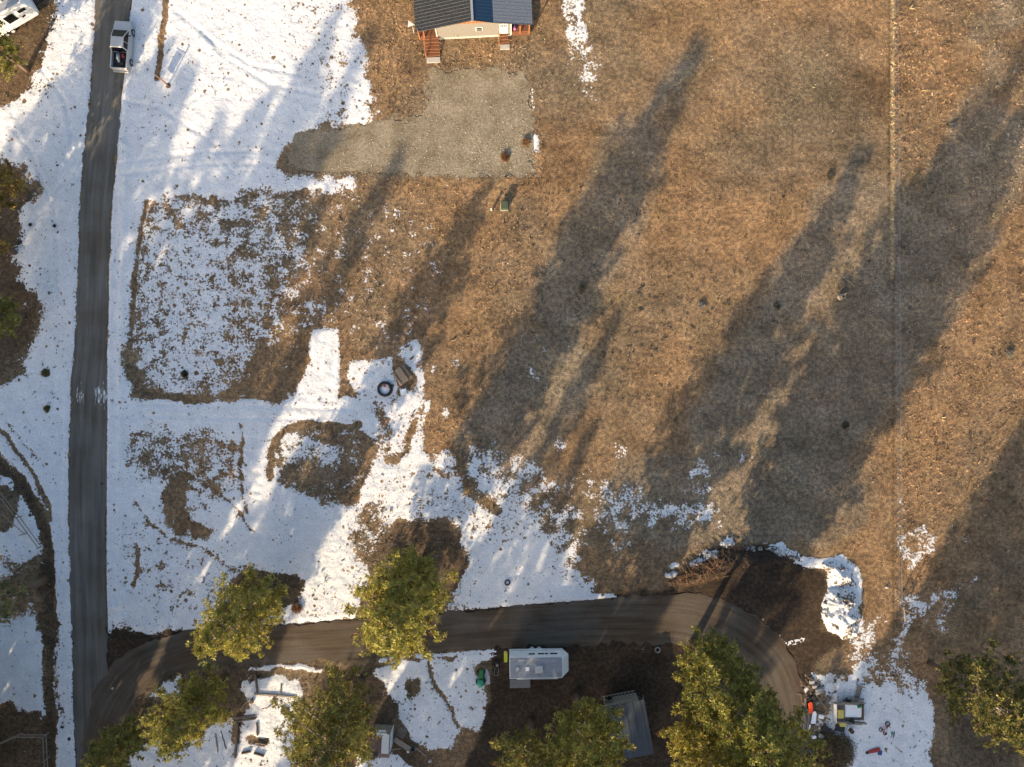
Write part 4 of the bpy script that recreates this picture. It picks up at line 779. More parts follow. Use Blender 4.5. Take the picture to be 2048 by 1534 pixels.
# ------------------------------------------------------------------ fire ring, picnic table and the things round them
t = thing('fire_ring', 'round black tractor tyre fire ring with snow and rusty embers inside', 'fire pit', P(770.5, 778)); MB().lathe([(.56, .05), (.60, .30), (.74, .40), (.90, .30), (.92, .05)], n=30).build('ring', BLACK, t, True)
MB().lathe([(.0, .16), (.35, .14), (.58, .08)], n=20).build('snow_fill', SNOWM, t, True); MB().lathe([(.57, .08), (.575, .36), (.60, .36), (.60, .08)], n=30).build('inner_rim', STEEL, t)
for a, r, s in ((1.9, .42, .16), (1.5, .30, .13), (.35, .5, .12), (1.7, .55, .1)): MB().blob((math.cos(a) * r, math.sin(a) * r, .2), (s, s * .8, .08), int(a * 10)).build('rusty_can', mat('rust_orange', (.50, .15, .04), .8, 0, .3, 8), t)
t = thing('picnic_table', 'weathered plank picnic table beside the tyre fire ring', 'picnic table', P(805, 751), -55)
for k in range(5): MB().box((0, -.30 + k * .155, .74), (1.85, .115, .04)).build('top_plank', WOODT, t)
for s in (-1, 1):
    MB().box((0, s * .72 - .04, .45), (1.85, .13, .04)).build('bench_plank', WOODT if s < 0 else WOODG, t); MB().box((0, s * .72 + .10, .45), (1.85, .12, .04)).build('bench_plank', WOODG, t)
    for q in (-1, 1): MB().cyl((s * .65, q * .15, .72), (s * .65, q * .62, .02), .05, .05, 4).build('leg', WOODG, t)
    MB().box((s * .65, 0, .41), (.06, 1.5, .09)).build('cross_beam', WOODG, t)
t = thing('cooler', 'white lidded cooler on the ground south of the picnic table', 'cooler', P(808, 784), 12); MB().box((0, 0, .2), (.72, .62, .4)).build('body', WHITE, t); MB().box((0, 0, .43), (.76, .66, .06)).build('lid', OFFW, t)
SP = [(806, 719, 'short split log lying at the north end of the picnic table', 30), (818, 737, 'flat stone block on the far side of the picnic table', 10), (822, 697, 'tan log round in the snow north of the picnic table', 80), (814, 693, 'small stump piece left of the tan log round', 15), (824, 716, 'dark log end between the table and the log round', 40)]
for i, (x, y, lab, rz) in enumerate(SP): one(MB().cyl((-.28, 0, .12), (.28, 0, .12), .13, .12, 9), 'log', LOGE if i in (0, 2) else LOG, lab, 'log', P(x, y), rz, 'logs round the fire ring')

# ------------------------------------------------------------------ utility boxes, sign, posts
t = thing('utility_box', 'dark green metal transformer box in the orange grass', 'utility box', P(1008.5, 413.5), 0); MB().box((0, 0, .42), (.70, .84, .78)).build('cabinet', GREEN, t); MB().box((0, 0, .83), (.76, .90, .06)).build('lid', GREEN, t); MB().box((0, 0, .03), (.9, 1.0, .07)).build('pad', CONC, t)
t = thing('cable_pedestal', 'slim pale green cable pedestal left of the transformer box', 'pedestal', P(983, 423), 8); MB().box((0, 0, .45), (.18, .18, .9)).build('post', GREEN, t); MB().box((0, 0, .92), (.22, .3, .06)).build('cap', mat('pale_green', (.55, .62, .48), .5), t)
t = thing('yard_sign', 'wooden hanging sign post in the snow east of the pickup', 'sign', P(337, 171.5), 0); MB().box((0, 0, .95), (.12, .12, 1.9)).build('post', CEDAR, t); MB().blob((0, -.05, .06), (.30, .34, .10), 4).build('soil_mound', LOG, t)
MB().cyl((.05, -.04, 1.55), (-.95, .72, 1.55), .045, .045, 6).build('arm', WOODG, t); MB().box((-.48, .37, 1.02), (.85, .03, .9), -37).build('panel', WHITE, t); MB().box((-.02, 0, 1.93), (.2, .2, .05)).build('cap', CEDAR, t)
one(MB().box((0, 0, .02), (.26, .22, .05)), 'manhole_lid', BLACK, 'small dark lid at the east edge of the gravel road', 'lid', P(204, 967.5) + (.03,), 8)
t = thing('marker_post', 'red and white marker post at the end of the diagonal rail fence', 'marker post', P(88, 1092), 0); MB().cyl((0, 0, 0), (.3, .05, .75), .07, .07, 8).build('base', RUST, t); MB().cyl((.3, .05, .75), (.75, .2, 1.3), .07, .07, 8).build('tip', WHITE, t)

def tyre(label, px, py, R_, m, g='loose tyres'):
    t = thing('tyre', label, 'tyre', P(px, py), 0, g); MB().lathe([(R_ * .58, .06), (R_ * .62, .22), (R_ * .85, .26), (R_, .18), (R_, .06), (R_ * .85, .0), (R_ * .6, .01)], n=24, close=True).build('tread', m, t, True); return t
tyre('small dark tyre lying on the snow above the dirt track', 1015, 1164.5, .36, BLACK); tyre('grey tyre lying in the shaded dirt yard right of the travel trailer', 1315, 1299, .36, mat('grey_rubber', (.20, .21, .20), .8, 0, .2, 5))

# ------------------------------------------------------------------ yard machines
t = thing('riding_mower', 'green riding mower under a teal cover west of the travel trailer', 'riding mower', P(962, 1353), -3)
MB().loft([[(-.22, .95, .3), (-.2, .95, .6), (.2, .95, .6), (.22, .95, .3)], [(-.26, .3, .3), (-.24, .3, .72), (.24, .3, .72), (.26, .3, .3)], [(-.3, -.2, .3), (-.28, -.2, .5), (.28, -.2, .5), (.3, -.2, .3)]]).build('hood', MGREEN, t)
MB().blob((0, -.55, .55), (.46, .45, .42), 9, 12, 7, .12).build('cover', TEAL, t, True); MB().lathe([(.13, .8), (.16, .82), (.13, .84)], (0, .1, 0), 14).build('steering_wheel', BLACK, t)
for x, y, r in ((-.4, .65, .2), (.4, .65, .2), (-.48, -.5, .28), (.48, -.5, .28)): MB().cyl((x - .08, y, r), (x + .08, y, r), r, r, 14).build('wheel', BLACK, t)
one(MB().prism([(-.25, -.9), (.3, -.95), (.38, 0), (.2, .85), (-.25, .8)], 0, .06), 'snow_covered_board', mat('frosty_board', (.42, .44, .48), .8), 'frosty board lying flat beside the green riding mower', 'board', P(973, 1353), 8)
t = thing('push_mower', 'black push mower between the riding mower and the travel trailer', 'lawn mower', P(994.5, 1328), -8); MB().box((0, 0, .3), (.5, .6, .2)).build('deck', BLACK, t); MB().cyl((0, .05, .4), (0, .05, .62), .15, .12, 12).build('engine', mat('dusty_pink', (.34, .26, .26), .7), t); MB().tube([(-.22, -.25, .35), (-.22, -1.0, .85), (.22, -1.0, .85), (.22, -.25, .35)], .02).build('handle', STEEL, t)
for x in (-.28, .28):
    for y in (-.25, .3): MB().cyl((x - .03, y, .1), (x + .03, y, .1), .1, .1, 10).build('wheel', BLACK, t)
t = thing('sled', 'long lime yellow plastic sled beside the west end of the travel trailer', 'sled', P(1011.5, 1313), 0)
MB().prism([(math.cos(a) * .22, math.sin(a) * .22 + (.48 if math.sin(a) > 0 else -.42)) for a in [k * math.pi / 8 for k in range(16)]], .02, .16).build('hull', LIME, t); MB().prism([(math.cos(a) * .2, math.sin(a) * .2 + .42) for a in [k * math.pi / 6 for k in range(12)]], .16, .22).build('seat', YEL, t)

# ------------------------------------------------------------------ grey cabin, shed, garden timber
t = thing('cabin', 'weathered cabin with a grey ribbed metal roof between the southern pines', 'cabin', P(1248, 1438), 11)
MB().box((0, 0, 1.2), (3.9, 5.6, 2.4)).build('wall', WOODG, t); MG = mat('blue_grey_metal', (.055, .066, .08), .45, .5, .3, 2, .01, (6, .4, 1))
for k in range(11): MB().box((-2.2 + k * .44, 0, 2.62 + .06 * (k % 2)), (.45, 6.3, .05)).build('roof_panel', MG, t)
for k in range(9): MB().box((-1.9 + k * .42, 3.35, 1.1), (.16, .5, .05)).build('porch_slat', WOODG, t)
MB().box((-.2, 3.6, 1.15), (3.9, .06, .1)).build('porch_rail', WOODG, t); MB().box((2.6, 1.0, 1.0), (.08, 3.6, .08)).build('side_rail', WOODG, t)
for k in range(7): MB().cyl((2.0, 2.4 - k * .5, .1), (2.6 + .1 * (k % 3), 2.5 - k * .5, 1.3), .04, .04, 4).build('lean_pole', WOODG, t)
MB().box((-1.3, 3.36, 1.1), (.7, .05, 1.0)).build('window', GLASS, t)
t = thing('shed', 'small shed with a white metal roof strip and brown boards near the bottom edge', 'shed', P(765, 1470), -3)
MB().box((0, 0, 1.0), (2.3, 2.5, 2.0)).build('wall', WOODG, t); BR = mat('brown_roof', (.12, .075, .06), .8, 0, .3, 4)
MB().box((-.45, 0, 2.05), (1.4, 2.1, .06)).build('roof_board', BR, t); MB().box((.72, .1, 2.1), (.85, 2.2, .07)).build('metal_sheet', WHITE, t); MB().box((-.1, 1.12, 2.14), (1.9, .42, .08)).build('metal_sheet', WHITE, t); MB().box((-.2, 1.4, 1.9), (1.8, .3, .06)).build('metal_sheet', OFFW, t)
for k in range(3): MB().box((0, -1.05 - k * .2, 2.02 - .03 * k), (2.5, .19, .05)).build('roof_board', mat('pinkish_board', (.22, .15, .13), .8, 0, .2, 5), t)
MB().box((-.35, -1.1, 2.08), (.5, .6, .06)).build('roof_opening', BLACK, t); MB().box((1.25, .2, 1.0), (.06, 2.2, 1.9)).build('side_panel', OFFW, t)
t = thing('bench', 'long grey plank bench right of the small shed', 'bench', P(805.5, 1484), -34)
for k in range(3): MB().box((0, -.2 + k * .2, .5), (2.2, .18, .05)).build('plank', WOODG, t)
for x in (-.9, .9): MB().box((x, 0, .24), (.1, .5, .48)).build('leg', WOODG, t)
t = thing('wooden_pallet', 'slatted grey pallet leaning above the plank bench', 'pallet', P(803.5, 1465), -30)
for k in range(5): MB().box((-.4 + k * .2, 0, .18), (.09, 1.0, .03)).build('slat', WOODG, t)
for y in (-.45, .45): MB().box((0, y, .12), (.95, .09, .08)).build('runner', WOODG, t)
for i, (x, y, l, rz, lab) in enumerate([(820, 1478, 1.9, -38, 'dark plank lying right of the plank bench'), (790, 1498, 1.5, 8, 'thin pale pole on the dirt between shed and bench'), (838, 1500, 2.2, -38, 'brown plank along the snow edge south-east of the bench')]):
    one(MB().box((0, 0, .05), (l, .12, .08)), 'plank', WOODG if i != 0 else LOG, lab, 'plank', P(x, y), rz, 'loose planks by the shed')
one(MB().lathe([(.15, 0), (.17, .38), (.0, .40)], n=14), 'bucket', WHITE, 'white bucket at the lower end of the plank bench', 'bucket', P(817, 1500)); one(MB().lathe([(.20, 0), (.22, .5), (.16, .52), (.14, .3)], n=14), 'bin', mat('navy_bin', (.03, .045, .07), .5), 'dark blue bin beside the white bucket', 'bin', P(827, 1495))
one(MB().blob((0, 0, .15), (.22, .2, .18), 3), 'rock', CONC, 'pale rock on the bare dirt below the bench', 'rock', P(861, 1521))
# timber frames of the garden beds
TM = [(551, 1389.5, 4.9, -4.5, .22, 'long timber edging the snowy garden bed south of the track'), (514, 1368, 2.2, -84, .2, 'short timber at the left end of the upper garden bed'), (562, 1378, 1.3, 88, .18, 'short post across the middle of the upper garden bed'),
      (474, 1478, 4.2, 86, .34, 'thick dark log standing along the left side of the lower garden bed'), (434, 1485, 2.2, 98, .18, 'left one of two thin poles below the bushy pine'), (448, 1479, 2.2, 105, .14, 'right one of two thin poles below the bushy pine'),
      (515, 1457, 1.5, 92, .26, 'brown log on the right side of the lower garden bed'), (524, 1485, 1.2, -12, .3, 'dark log across the foot of the lower garden bed'), (519, 1507, 1.2, -20, .34, 'broken stump log at the bottom of the garden bed'), (493, 1503, 1.0, 10, .3, 'short rotten log left of the broken stump log'),
      (541, 1411, 1.2, 35, .16, 'forked branch in the snow under the long timber'), (533, 1414, 1.0, 20, .10, 'thin branch beside the forked branch under the long timber'), (490, 1408, 1.6, 50, .16, 'leaning log between the bushy pine and the long timber'), (503, 1400, .6, 50, .2, 'log stub above the board stack')]
for x, y, l, rz, w_, lab in TM:
    m = MB(); 
    if w_ in (.22, .2): m.box((0, 0, .12), (l, w_, .22))
    else:
        n = max(2, int(l / .4)); pts = [(-l / 2 + l * k / n, rnd.uniform(-.04, .04), w_ / 2 + rnd.uniform(0, .04)) for k in range(n + 1)]
        for a, b in zip(pts[:-1], pts[1:]): m.cyl(a, b, w_ / 2 * rnd.uniform(.85, 1.1), w_ / 2 * rnd.uniform(.85, 1.1), 8)
    one(m, 'log' if w_ not in (.22, .2) else 'timber', WOODG if w_ in (.22, .18, .16) else LOG, lab, 'log', P(x, y), rz, 'logs and timbers of the garden beds')
t = thing('board_stack', 'stack of pale split boards at the top of the thick dark log', 'lumber', P(492, 1434), 4)
for k in range(6): MB().box((rnd.uniform(-.1, .1), .22 - k * .11, .12 + .05 * (k % 3)), (2.5, .08, .05), rnd.uniform(-4, 4)).build('board', WOODG if k % 2 else LOG, t)
one(MB().blob((0, 0, .2), (.3, .28, .24), 8), 'stump', LOGE, 'cut stump with a pale face above the leaning log', 'stump', P(504, 1402.5))
one(MB().blob((0, 0, .12), (.45, .6, .2), 6, 10, 5, .4), 'dirt_clump', LOG, 'brown clump of dirt poking through the snow right of the beds', 'dirt clump', P(571, 1422))

# ------------------------------------------------------------------ junk area by the bend
t = thing('utility_trailer', 'wooden sided utility trailer holding snow and yellow bins', 'trailer', P(1692, 1419), -1)
MB().box((.1, 0, .45), (3.0, 2.0, .08)).build('floor', WOODG, t); MB().box((0, 1.12, .75), (3.6, .08, .5), 2).build('side_board', WOODG, t); MB().box((.3, -1.12, .75), (3.4, .08, .5), -3).build('side_board', WOODG, t); MB().box((-1.62, 0, .75), (.12, 2.2, .55)).build('head_board', OFFW, t); MB().box((1.62, .1, .7), (.10, 1.9, .4)).build('tail_board', LOG, t)
MB().box((.55, .15, .58), (1.9, 1.45, .2)).build('snow_load', SNOWM, t); MB().box((.9, 1.45, .5), (1.9, .25, .06)).build('ramp', WOODG, t); MB().box((.2, -1.4, .45), (3.0, .2, .06), -4).build('ramp', WOODG, t)
for s in (1, -1): MB().cyl((.1, s * 1.2, .34), (.1, s * 1.42, .34), .34, .34, 16).build('wheel', BLACK, t)
MB().box((1.2, .75, .75), (.5, .25, .2), 20).build('green_tool', MGREEN, t); MB().tube([(-1.7, .9, .5), (-2.9, 1.9, .4)], .04).build('drawbar', STEEL, t)
for i, (x, y, lab) in enumerate([(1674, 1421, 'upper yellow storage tote at the front of the utility trailer'), (1678.5, 1441, 'lower yellow storage tote at the front of the utility trailer')]):
    q = thing('storage_tote', lab, 'tote', P(x, y) + (.5,), -3 * i, 'yellow totes on the trailer'); MB().box((0, 0, .2), (.62, .9 if i == 0 else .5, .4)).build('body', YEL, q); MB().box((0, 0, .42), (.68, .96 if i == 0 else .56, .05)).build('lid', YEL, q)
one(MB().blob((0, 0, .3), (.26, .3, .3), 3), 'spare_wheel', BLACK, 'dark round spare wheel half sunk in the trailer snow', 'wheel', P(1698, 1436) + (.5,))
t = thing('lumber_pile', 'long pile of grey boards beside the bend of the dirt track', 'lumber', P(1611, 1444), 84)
for k in range(7): MB().box((rnd.uniform(-.9, .9), -.5 + k * .17, .12 + .08 * (k % 3)), (rnd.uniform(3.0, 4.6), .16, .06), rnd.uniform(-5, 5)).build('board', WOODG, t)
t = thing('sled', 'bright orange plastic sled on top of the lumber pile', 'sled', P(1618, 1412) + (.36,), 3)
MB().prism([(math.cos(a) * .24, math.sin(a) * .24 + (.42 if math.sin(a) > 0 else -.42)) for a in [k * math.pi / 8 for k in range(16)]], 0, .14).build('hull', ORANGE, t); MB().box((0, 0, .15), (.2, .8, .04)).build('seat', ORANGE, t)
one(MB().prism([(-.28, -.75), (.3, -.7), (.3, .5), (.1, .75), (-.15, .55)], 0, .07), 'snow_sheet', SNOWM, 'sheet covered in snow just below the orange sled', 'sheet', P(1624, 1431) + (.4,), -4)
one(MB().prism([(-.1, -.6), (.08, -.5), (.16, .6), (0, .6)], 0, .05), 'snow_sheet', SNOWM, 'narrow snow strip on the lower end of the lumber pile', 'sheet', P(1615, 1456) + (.36,), -6)
JK = [('barrel', 1606, 1418, 'dark blue drum at the left edge of the lumber pile', BLUE, 'cyl', .24), ('block', 1638, 1381, 'large tilted grey slab north of the orange sled', ASH, 'slab', 1.0), ('block', 1622, 1363, 'grey rubble block at the top of the junk heap', ASH, 'slab', .6), ('block', 1628, 1372, 'small grey rubble block touching the large tilted slab', ASH, 'slab', .5),
      ('barrel', 1632, 1403, 'grey upright drum right of the orange sled', STEEL, 'cyl', .2), ('crate', 1625, 1394, 'black crate just above the orange sled', BLACK, 'box', .5), ('crate', 1640, 1470, 'grey crate at the top of the brush heap', ASH, 'box', .6), ('crate', 1626, 1472, 'cream crate leaning left of the grey crate', OFFW, 'box', .4),
      ('crate', 1618, 1500, 'small white and blue box left of the brush heap', BLUE, 'box', .35), ('crate', 1650, 1456, 'black plastic crate below the utility trailer', BLACK, 'box', .9), ('crate', 1678, 1454, 'long black bin under the lower tote', BLACK, 'box', 1.0), ('barrel', 1700, 1459, 'dark log-like drum on the snow below the trailer', LOG, 'cyl', .25),
      ('crate', 1640, 1431, 'pale blue snow dusted sheet right of the lumber pile', SNOWM, 'box', .55), ('crate', 1689, 1404, 'brown crate above the trailer side board', LOG, 'box', .6), ('barrel', 1605, 1422, 'small yellow cone beside the dark blue drum', YEL, 'cyl', .1), ('bucket', 1650, 1404, 'dull grey bucket between slab and trailer', STEEL, 'cyl', .18)]
for nme, x, y, lab, m_, kd, s in JK:
    m = MB()
    if kd == 'cyl': m.lathe([(s * .9, 0), (s, .05), (s, .55), (s * .85, .6), (s * .8, .5), (0, .5)], n=14)
    elif kd == 'slab': m.box((0, 0, .22), (s, s * .7, .16), 0, 12, 8); m.box((.1, .1, .08), (s * .7, s * .6, .14), 15)
    else: m.box((0, 0, .16), (s, s * .7, .32)); m.box((0, 0, .34), (s * 1.05, s * .75, .04))
    one(m, nme, m_, lab, {'barrel': 'drum', 'block': 'block'}.get(nme, nme), P(x, y), rnd.uniform(-40, 40), 'junk by the bend')
t = thing('plank_stack', 'two long grey planks leaning on the snow above the utility trailer', 'lumber', P(1713, 1390), 72)
for k in range(3): MB().box((0, -.25 + k * .22, .15 + .04 * k), (2.4, .16, .06), k * 2).build('plank', WOODG, t)
MB().box((1.2, 0, .3), (.1, 1.1, .08)).build('plank', WOODG, t)
one(MB().prism([(-.12, -.7), (.18, -.2), (.12, .1), (-.02, .75)], 0, .03), 'roof_scrap', LOG, 'dark pointed scrap on the snow right of the utility trailer', 'scrap', P(1756, 1413), 4)
for i, (x, y, l, rz) in enumerate([(1637, 1398, 2.2, -55), (1650, 1400, 2.6, -48), (1643, 1408, 1.8, -60)]):
    one(MB().cyl((-l / 2, 0, .4), (l / 2, 0, .9), .03, .02, 5), 'stick', TWIG2, ('leftmost', 'longest', 'lowest')[i] + ' bare stick leaning between slab and trailer', 'stick', P(x, y), rz, 'bare sticks')
t = thing('tricycle', 'red and white child tricycle lying on the snow by the wire fence', 'tricycle', P(1769, 1455), 55)
for x, y, r in ((-.45, .3, .24), (-.5, -.35, .24), (.55, 0, .3)):
    w_ = MB().lathe([(r * .7, .0), (r * .72, .1), (r, .1), (r, 0)], (x, y, .05), 16, True).build('wheel', BLACK, t)
MB().tube([(-.5, -.35, .2), (-.1, 0, .35), (-.45, .3, .2)], .06).build('rear_frame', RED, t); MB().tube([(-.1, 0, .35), (.3, .05, .4), (.55, 0, .3)], .07).build('frame', RED, t); MB().box((-.1, 0, .45), (.35, .3, .1), 20).build('seat', WHITE, t); MB().box((.15, .12, .4), (.3, .1, .1), 40).build('trim', MAG, t); MB().tube([(.4, -.3, .45), (.5, .3, .45)], .03).build('handlebar', BLACK, t)
t = thing('scooter', 'small teal and dark red scooter beside the tricycle', 'scooter', P(1783, 1466), -20); MB().box((0, 0, .12), (.3, .42, .12), 30).build('deck', mat('teal_plastic', (.12, .35, .36), .5), t); MB().tube([(.22, .3, .1), (.15, -.4, .35)], .05).build('frame', mat('dark_red', (.2, .03, .04), .6), t); MB().lathe([(.06, 0), (.06, .08), (.12, .08), (.12, 0)], (.1, -.45, .02), 12, True).build('wheel', BLACK, t)
t = thing('sled', 'long dark red sled lying on the snow near the bottom edge', 'sled', P(1746, 1500), 18); MB().loft([[(-.85, -.12, .05), (-.85, .12, .05), (-.85, .12, .18), (-.85, -.12, .18)], [(-.1, -.2, .02), (-.1, .2, .02), (-.1, .2, .24), (-.1, -.2, .24)], [(.75, -.16, .1), (.75, .16, .1), (.75, .16, .3), (.75, -.16, .3)]]).build('hull', RED, t); MB().box((-.75, 0, .14), (.4, .26, .12)).build('nose', BLACK, t)
one(MB().box((0, 0, .14), (.4, .5, .26)), 'backpack', BLUE, 'blue pack at the right end of the dark red sled', 'bag', P(1758.5, 1504), -10)

# ------------------------------------------------------------------ fences
def wire_fence():
    t = thing('wire_fence', 'long wire fence with thin steel posts running along the grass line', 'fence', P(1786, 767), 0)
    X = lambda y: (1783.5 + 4 * (y / 1534) - 1786 + (2 if y > 1200 else 0)) / S
    ysP = list(range(-180, 1720, 76)); ysP = [y for y in ysP if not 1180 < y < 1240]
    for y in ysP:
        MB().box((X(y), (767 - y) / S, .65), (.045, .045, 1.3)).build('steel_post', RUST, t)
    for z in (.35, .7, 1.05, 1.22):
        MB().tube([(X(-180), (767 + 180) / S, z), (X(1200) + .4, (767 - 1215) / S, z), (X(1720) + .35, (767 - 1720) / S, z)], .008, 4).build('wire', STEEL, t)
    for y, dx_ in ((1232, .55),): MB().cyl((X(y) + dx_, (767 - y) / S, 0), (X(y) + dx_, (767 - y) / S, 1.6), .09, .08, 9).build('corner_post', WOODG, t)
    MB().cyl((.65, (767 - 1235) / S, 1.35), (.62, (767 - 1208) / S, 1.15), .07, .06, 8).build('brace_rail', WOODT, t)
    MB().cyl((.0, (767 - 1185) / S, .2), (.6, (767 - 1196) / S, .3), .05, .03, 6).build('brace_stick', WOODG, t); MB().cyl((.62, (767 - 1200) / S, 0), (.62, (767 - 1200) / S, 1.3), .08, .07, 8).build('brace_post', WOODG, t)
    return t
wire_fence()
t = thing('tall_pole', 'tall thin pole at the fence corner throwing a long straight shadow', 'pole', P(1801, 1215), 0); MB().cyl((0, 0, 0), (.05, .1, 2.5), .07, .05, 8).build('pole', WOODG, t); MB().cyl((.02, .1, .9), (.9, 1.0, .9), .035, .03, 6).build('stay', WOODG, t)
def rail_fence(pts, label, rails=2):
    t = thing('rail_fence', label, 'fence', P(*pts[0]), 0); o = Vector(P(*pts[0])); W = [Vector(P(*p)) - o for p in pts]
    for a, b in zip(W[:-1], W[1:]):
        n = max(1, int((b - a).length / 2.6))
        for k in range(n + 1):
            p = a.lerp(b, k / n)
            if k < n or (b - W[-1]).length < .01: MB().cyl((p.x, p.y, 0), (p.x, p.y, 1.25), .07, .06, 7).build('post', WOODG, t)
            if k < n:
                q = a.lerp(b, (k + 1) / n); nrm = Vector((-(b - a).y, (b - a).x)).normalized() * .09
                for r_ in range(rails): MB().cyl((p.x + nrm.x, p.y + nrm.y, .55 + .55 * r_), (q.x + nrm.x, q.y + nrm.y, .58 + .55 * r_), .055, .045, 7).build('rail', WOODG, t)
rail_fence([(-14, 960), (44, 1032), (88, 1092)], 'weathered rail fence running diagonally beside the roadside ditch'); rail_fence([(10, 1026), (26, 1042), (54, 1066)], 'low short rail fence just below the diagonal one', 1)
rail_fence([(-12, 1492), (44, 1466), (97, 1466), (102, 1560)], 'rail fence corner enclosing the brown patch at the bottom left')

# ------------------------------------------------------------------ heaps: plowed snow, slash pile, brush heap, ditches' clods
def heap(name, label, cat, poly, hgt, m, seed, kind=None, colr=None):
    xs = [p[0] for p in poly]; ys_ = [p[1] for p in poly]; st_ = 2.2
    gx, gy = np.meshgrid(np.arange(min(xs) - 6, max(xs) + 6, st_), np.arange(min(ys_) - 6, max(ys_) + 6, st_)); d = sdf(gx + 10 * (fbm(gx / 9, gy / 9, 3, seed) - .5), gy + 10 * (fbm(gx / 9, gy / 9, 3, seed + 4) - .5), poly)
    z = hgt * np.clip(-d / 22, 0, 1) ** .7 * (.45 + 1.1 * fbm(gx / 11, gy / 11, 4, seed + 1)) + .28 * (fbm(gx / 4, gy / 4, 3, seed + 2) - .5) * (d < 0) + np.where(d < 0, .04, -.3)
    cx_, cy_ = np.mean(xs), np.mean(ys_); V = np.stack([(gx.ravel() - cx_) / S, (cy_ - gy.ravel()) / S, z.ravel()], 1); ny_, nx_ = gx.shape; ii = np.arange(ny_ * nx_).reshape(ny_, nx_)
    T = np.stack([ii[:-1, :-1].ravel(), ii[1:, :-1].ravel(), ii[1:, 1:].ravel(), ii[:-1, 1:].ravel()], 1); keep = (z.ravel()[T] > -.2).any(1); T = T[keep]
    used = np.unique(T); re = np.full(len(V), -1); re[used] = np.arange(len(used)); V = V[used]; T = re[T]
    c = np.full((len(V), 3), .5); 
    o = bpy.data.objects.new(name, np_mesh(name, V, T, m, {'snow': np.full(len(V), .64)}, smooth=True)); C.objects.link(o); tag(o, label, cat, None, P(cx_, cy_)); return o
def dirty_snow():
    m = bpy.data.materials.new('plowed_snow'); n, l = nt(m); b = n['Principled BSDF']; tc = n.new('ShaderNodeTexCoord'); mask, mth, noise = snow_nodes(n, l, tc.outputs['Object'])
    q = n.new('ShaderNodeMix'); q.data_type = 'RGBA'; l.new(mask, q.inputs[0]); q.inputs[6].default_value = (.13, .10, .075, 1); q.inputs[7].default_value = (.78, .79, .80, 1); l.new(q.outputs[2], b.inputs['Base Color']); b.inputs['Roughness'].default_value = .7
    z = noise(5, 6, .7); bp = n.new('ShaderNodeBump'); bp.inputs['Distance'].default_value = .25; bp.inputs['Strength'].default_value = .8; l.new(z.outputs['Fac'], bp.inputs['Height']); l.new(bp.outputs[0], b.inputs['Normal']); return m
DS = dirty_snow()
heap('snow_pile', 'big dirty pile of plowed snow at the east end of the turnaround', 'snow pile', [(1655, 1180), (1690, 1172), (1715, 1190), (1722, 1235), (1712, 1270), (1690, 1280), (1655, 1258), (1642, 1228)], 1.0, DS, 31)
heap('snow_pile', 'curved plowed snow bank above the big pile, at the turnaround corner', 'snow pile', [(1640, 1124), (1680, 1122), (1705, 1140), (1716, 1175), (1690, 1172), (1665, 1175), (1655, 1150)], .7, DS, 41)
heap('snow_pile', 'low jagged snow ridge behind the charred slash pile', 'snow pile', [(1530, 1096), (1560, 1092), (1600, 1106), (1604, 1122), (1560, 1114)], .5, DS, 51)
for i, (x, y, r, lab) in enumerate([(1345, 1150, 16, 'westernmost snow lump along the slash pile'), (1393, 1126, 17, 'second snow lump from the west along the slash pile'), (1424, 1111, 18, 'third snow lump from the west along the slash pile'), (1455, 1087, 17, 'snow lump at the top corner of the slash pile'), (1502, 1099, 12, 'small snow lump north of the charred middle of the slash pile')]):
    heap('snow_lump', lab, 'snow lump', [(x + r * math.cos(a) * rnd.uniform(.7, 1.1), y + r * .65 * math.sin(a) * rnd.uniform(.8, 1.1)) for a in [k * .785 for k in range(8)]], .5, DS, 61 + i)['group'] = 'snow lumps along the slash pile'
heap('soil_bank', 'charred black soil bank of the slash pile along the turnaround', 'soil bank', [(1335, 1165), (1380, 1138), (1440, 1108), (1470, 1094), (1530, 1104), (1580, 1118), (1570, 1128), (1500, 1136), (1440, 1150), (1400, 1160), (1350, 1178)], .6, DARKW, 81)
def sticks(name, label, cat, poly, n, lr, rr, zr, m, seed, ang=None):
    g = random.Random(seed); xs = [p[0] for p in poly]; ys_ = [p[1] for p in poly]; cx_, cy_ = sum(xs) / len(xs), sum(ys_) / len(ys_); mb = MB(); k = 0
    while k < n:
        x, y = g.uniform(min(xs), max(xs)), g.uniform(min(ys_), max(ys_))
        if sdf(np.array([x]), np.array([y]), poly)[0] > 0: continue
        l_ = g.uniform(*lr); a = g.uniform(0, 3.14) if ang is None else g.gauss(ang, .5); z = g.uniform(*zr); dz = g.uniform(-.25, .25); X0, Y0 = (x - cx_) / S, (cy_ - y) / S
        mb.cyl((X0, Y0, z), (X0 + math.cos(a) * l_, Y0 + math.sin(a) * l_, max(.02, z + dz)), g.uniform(*rr), g.uniform(*rr) * .6, 4, False); k += 1
    return tag(mb.build(name, m, None, kind='stuff'), label, cat, None, P(cx_, cy_))
SL = [(1335, 1165), (1380, 1138), (1440, 1104), (1470, 1092), (1530, 1100), (1590, 1118), (1560, 1132), (1500, 1140), (1440, 1152), (1400, 1162), (1350, 1178)]
sticks('slash_branches', 'tangle of dark charred branches on the slash pile', 'branches', SL, 520, (.4, 1.6), (.012, .05), (.15, .75), DARKW, 5); sticks('slash_twigs', 'rusty brown twigs scattered over the west end of the slash pile', 'twigs', [(1330, 1172), (1385, 1130), (1440, 1115), (1445, 1150), (1390, 1168)], 260, (.3, 1.2), (.01, .03), (.3, .9), mat('orange_twig', (.26, .15, .08), .9, 0, .4, 6), 6)
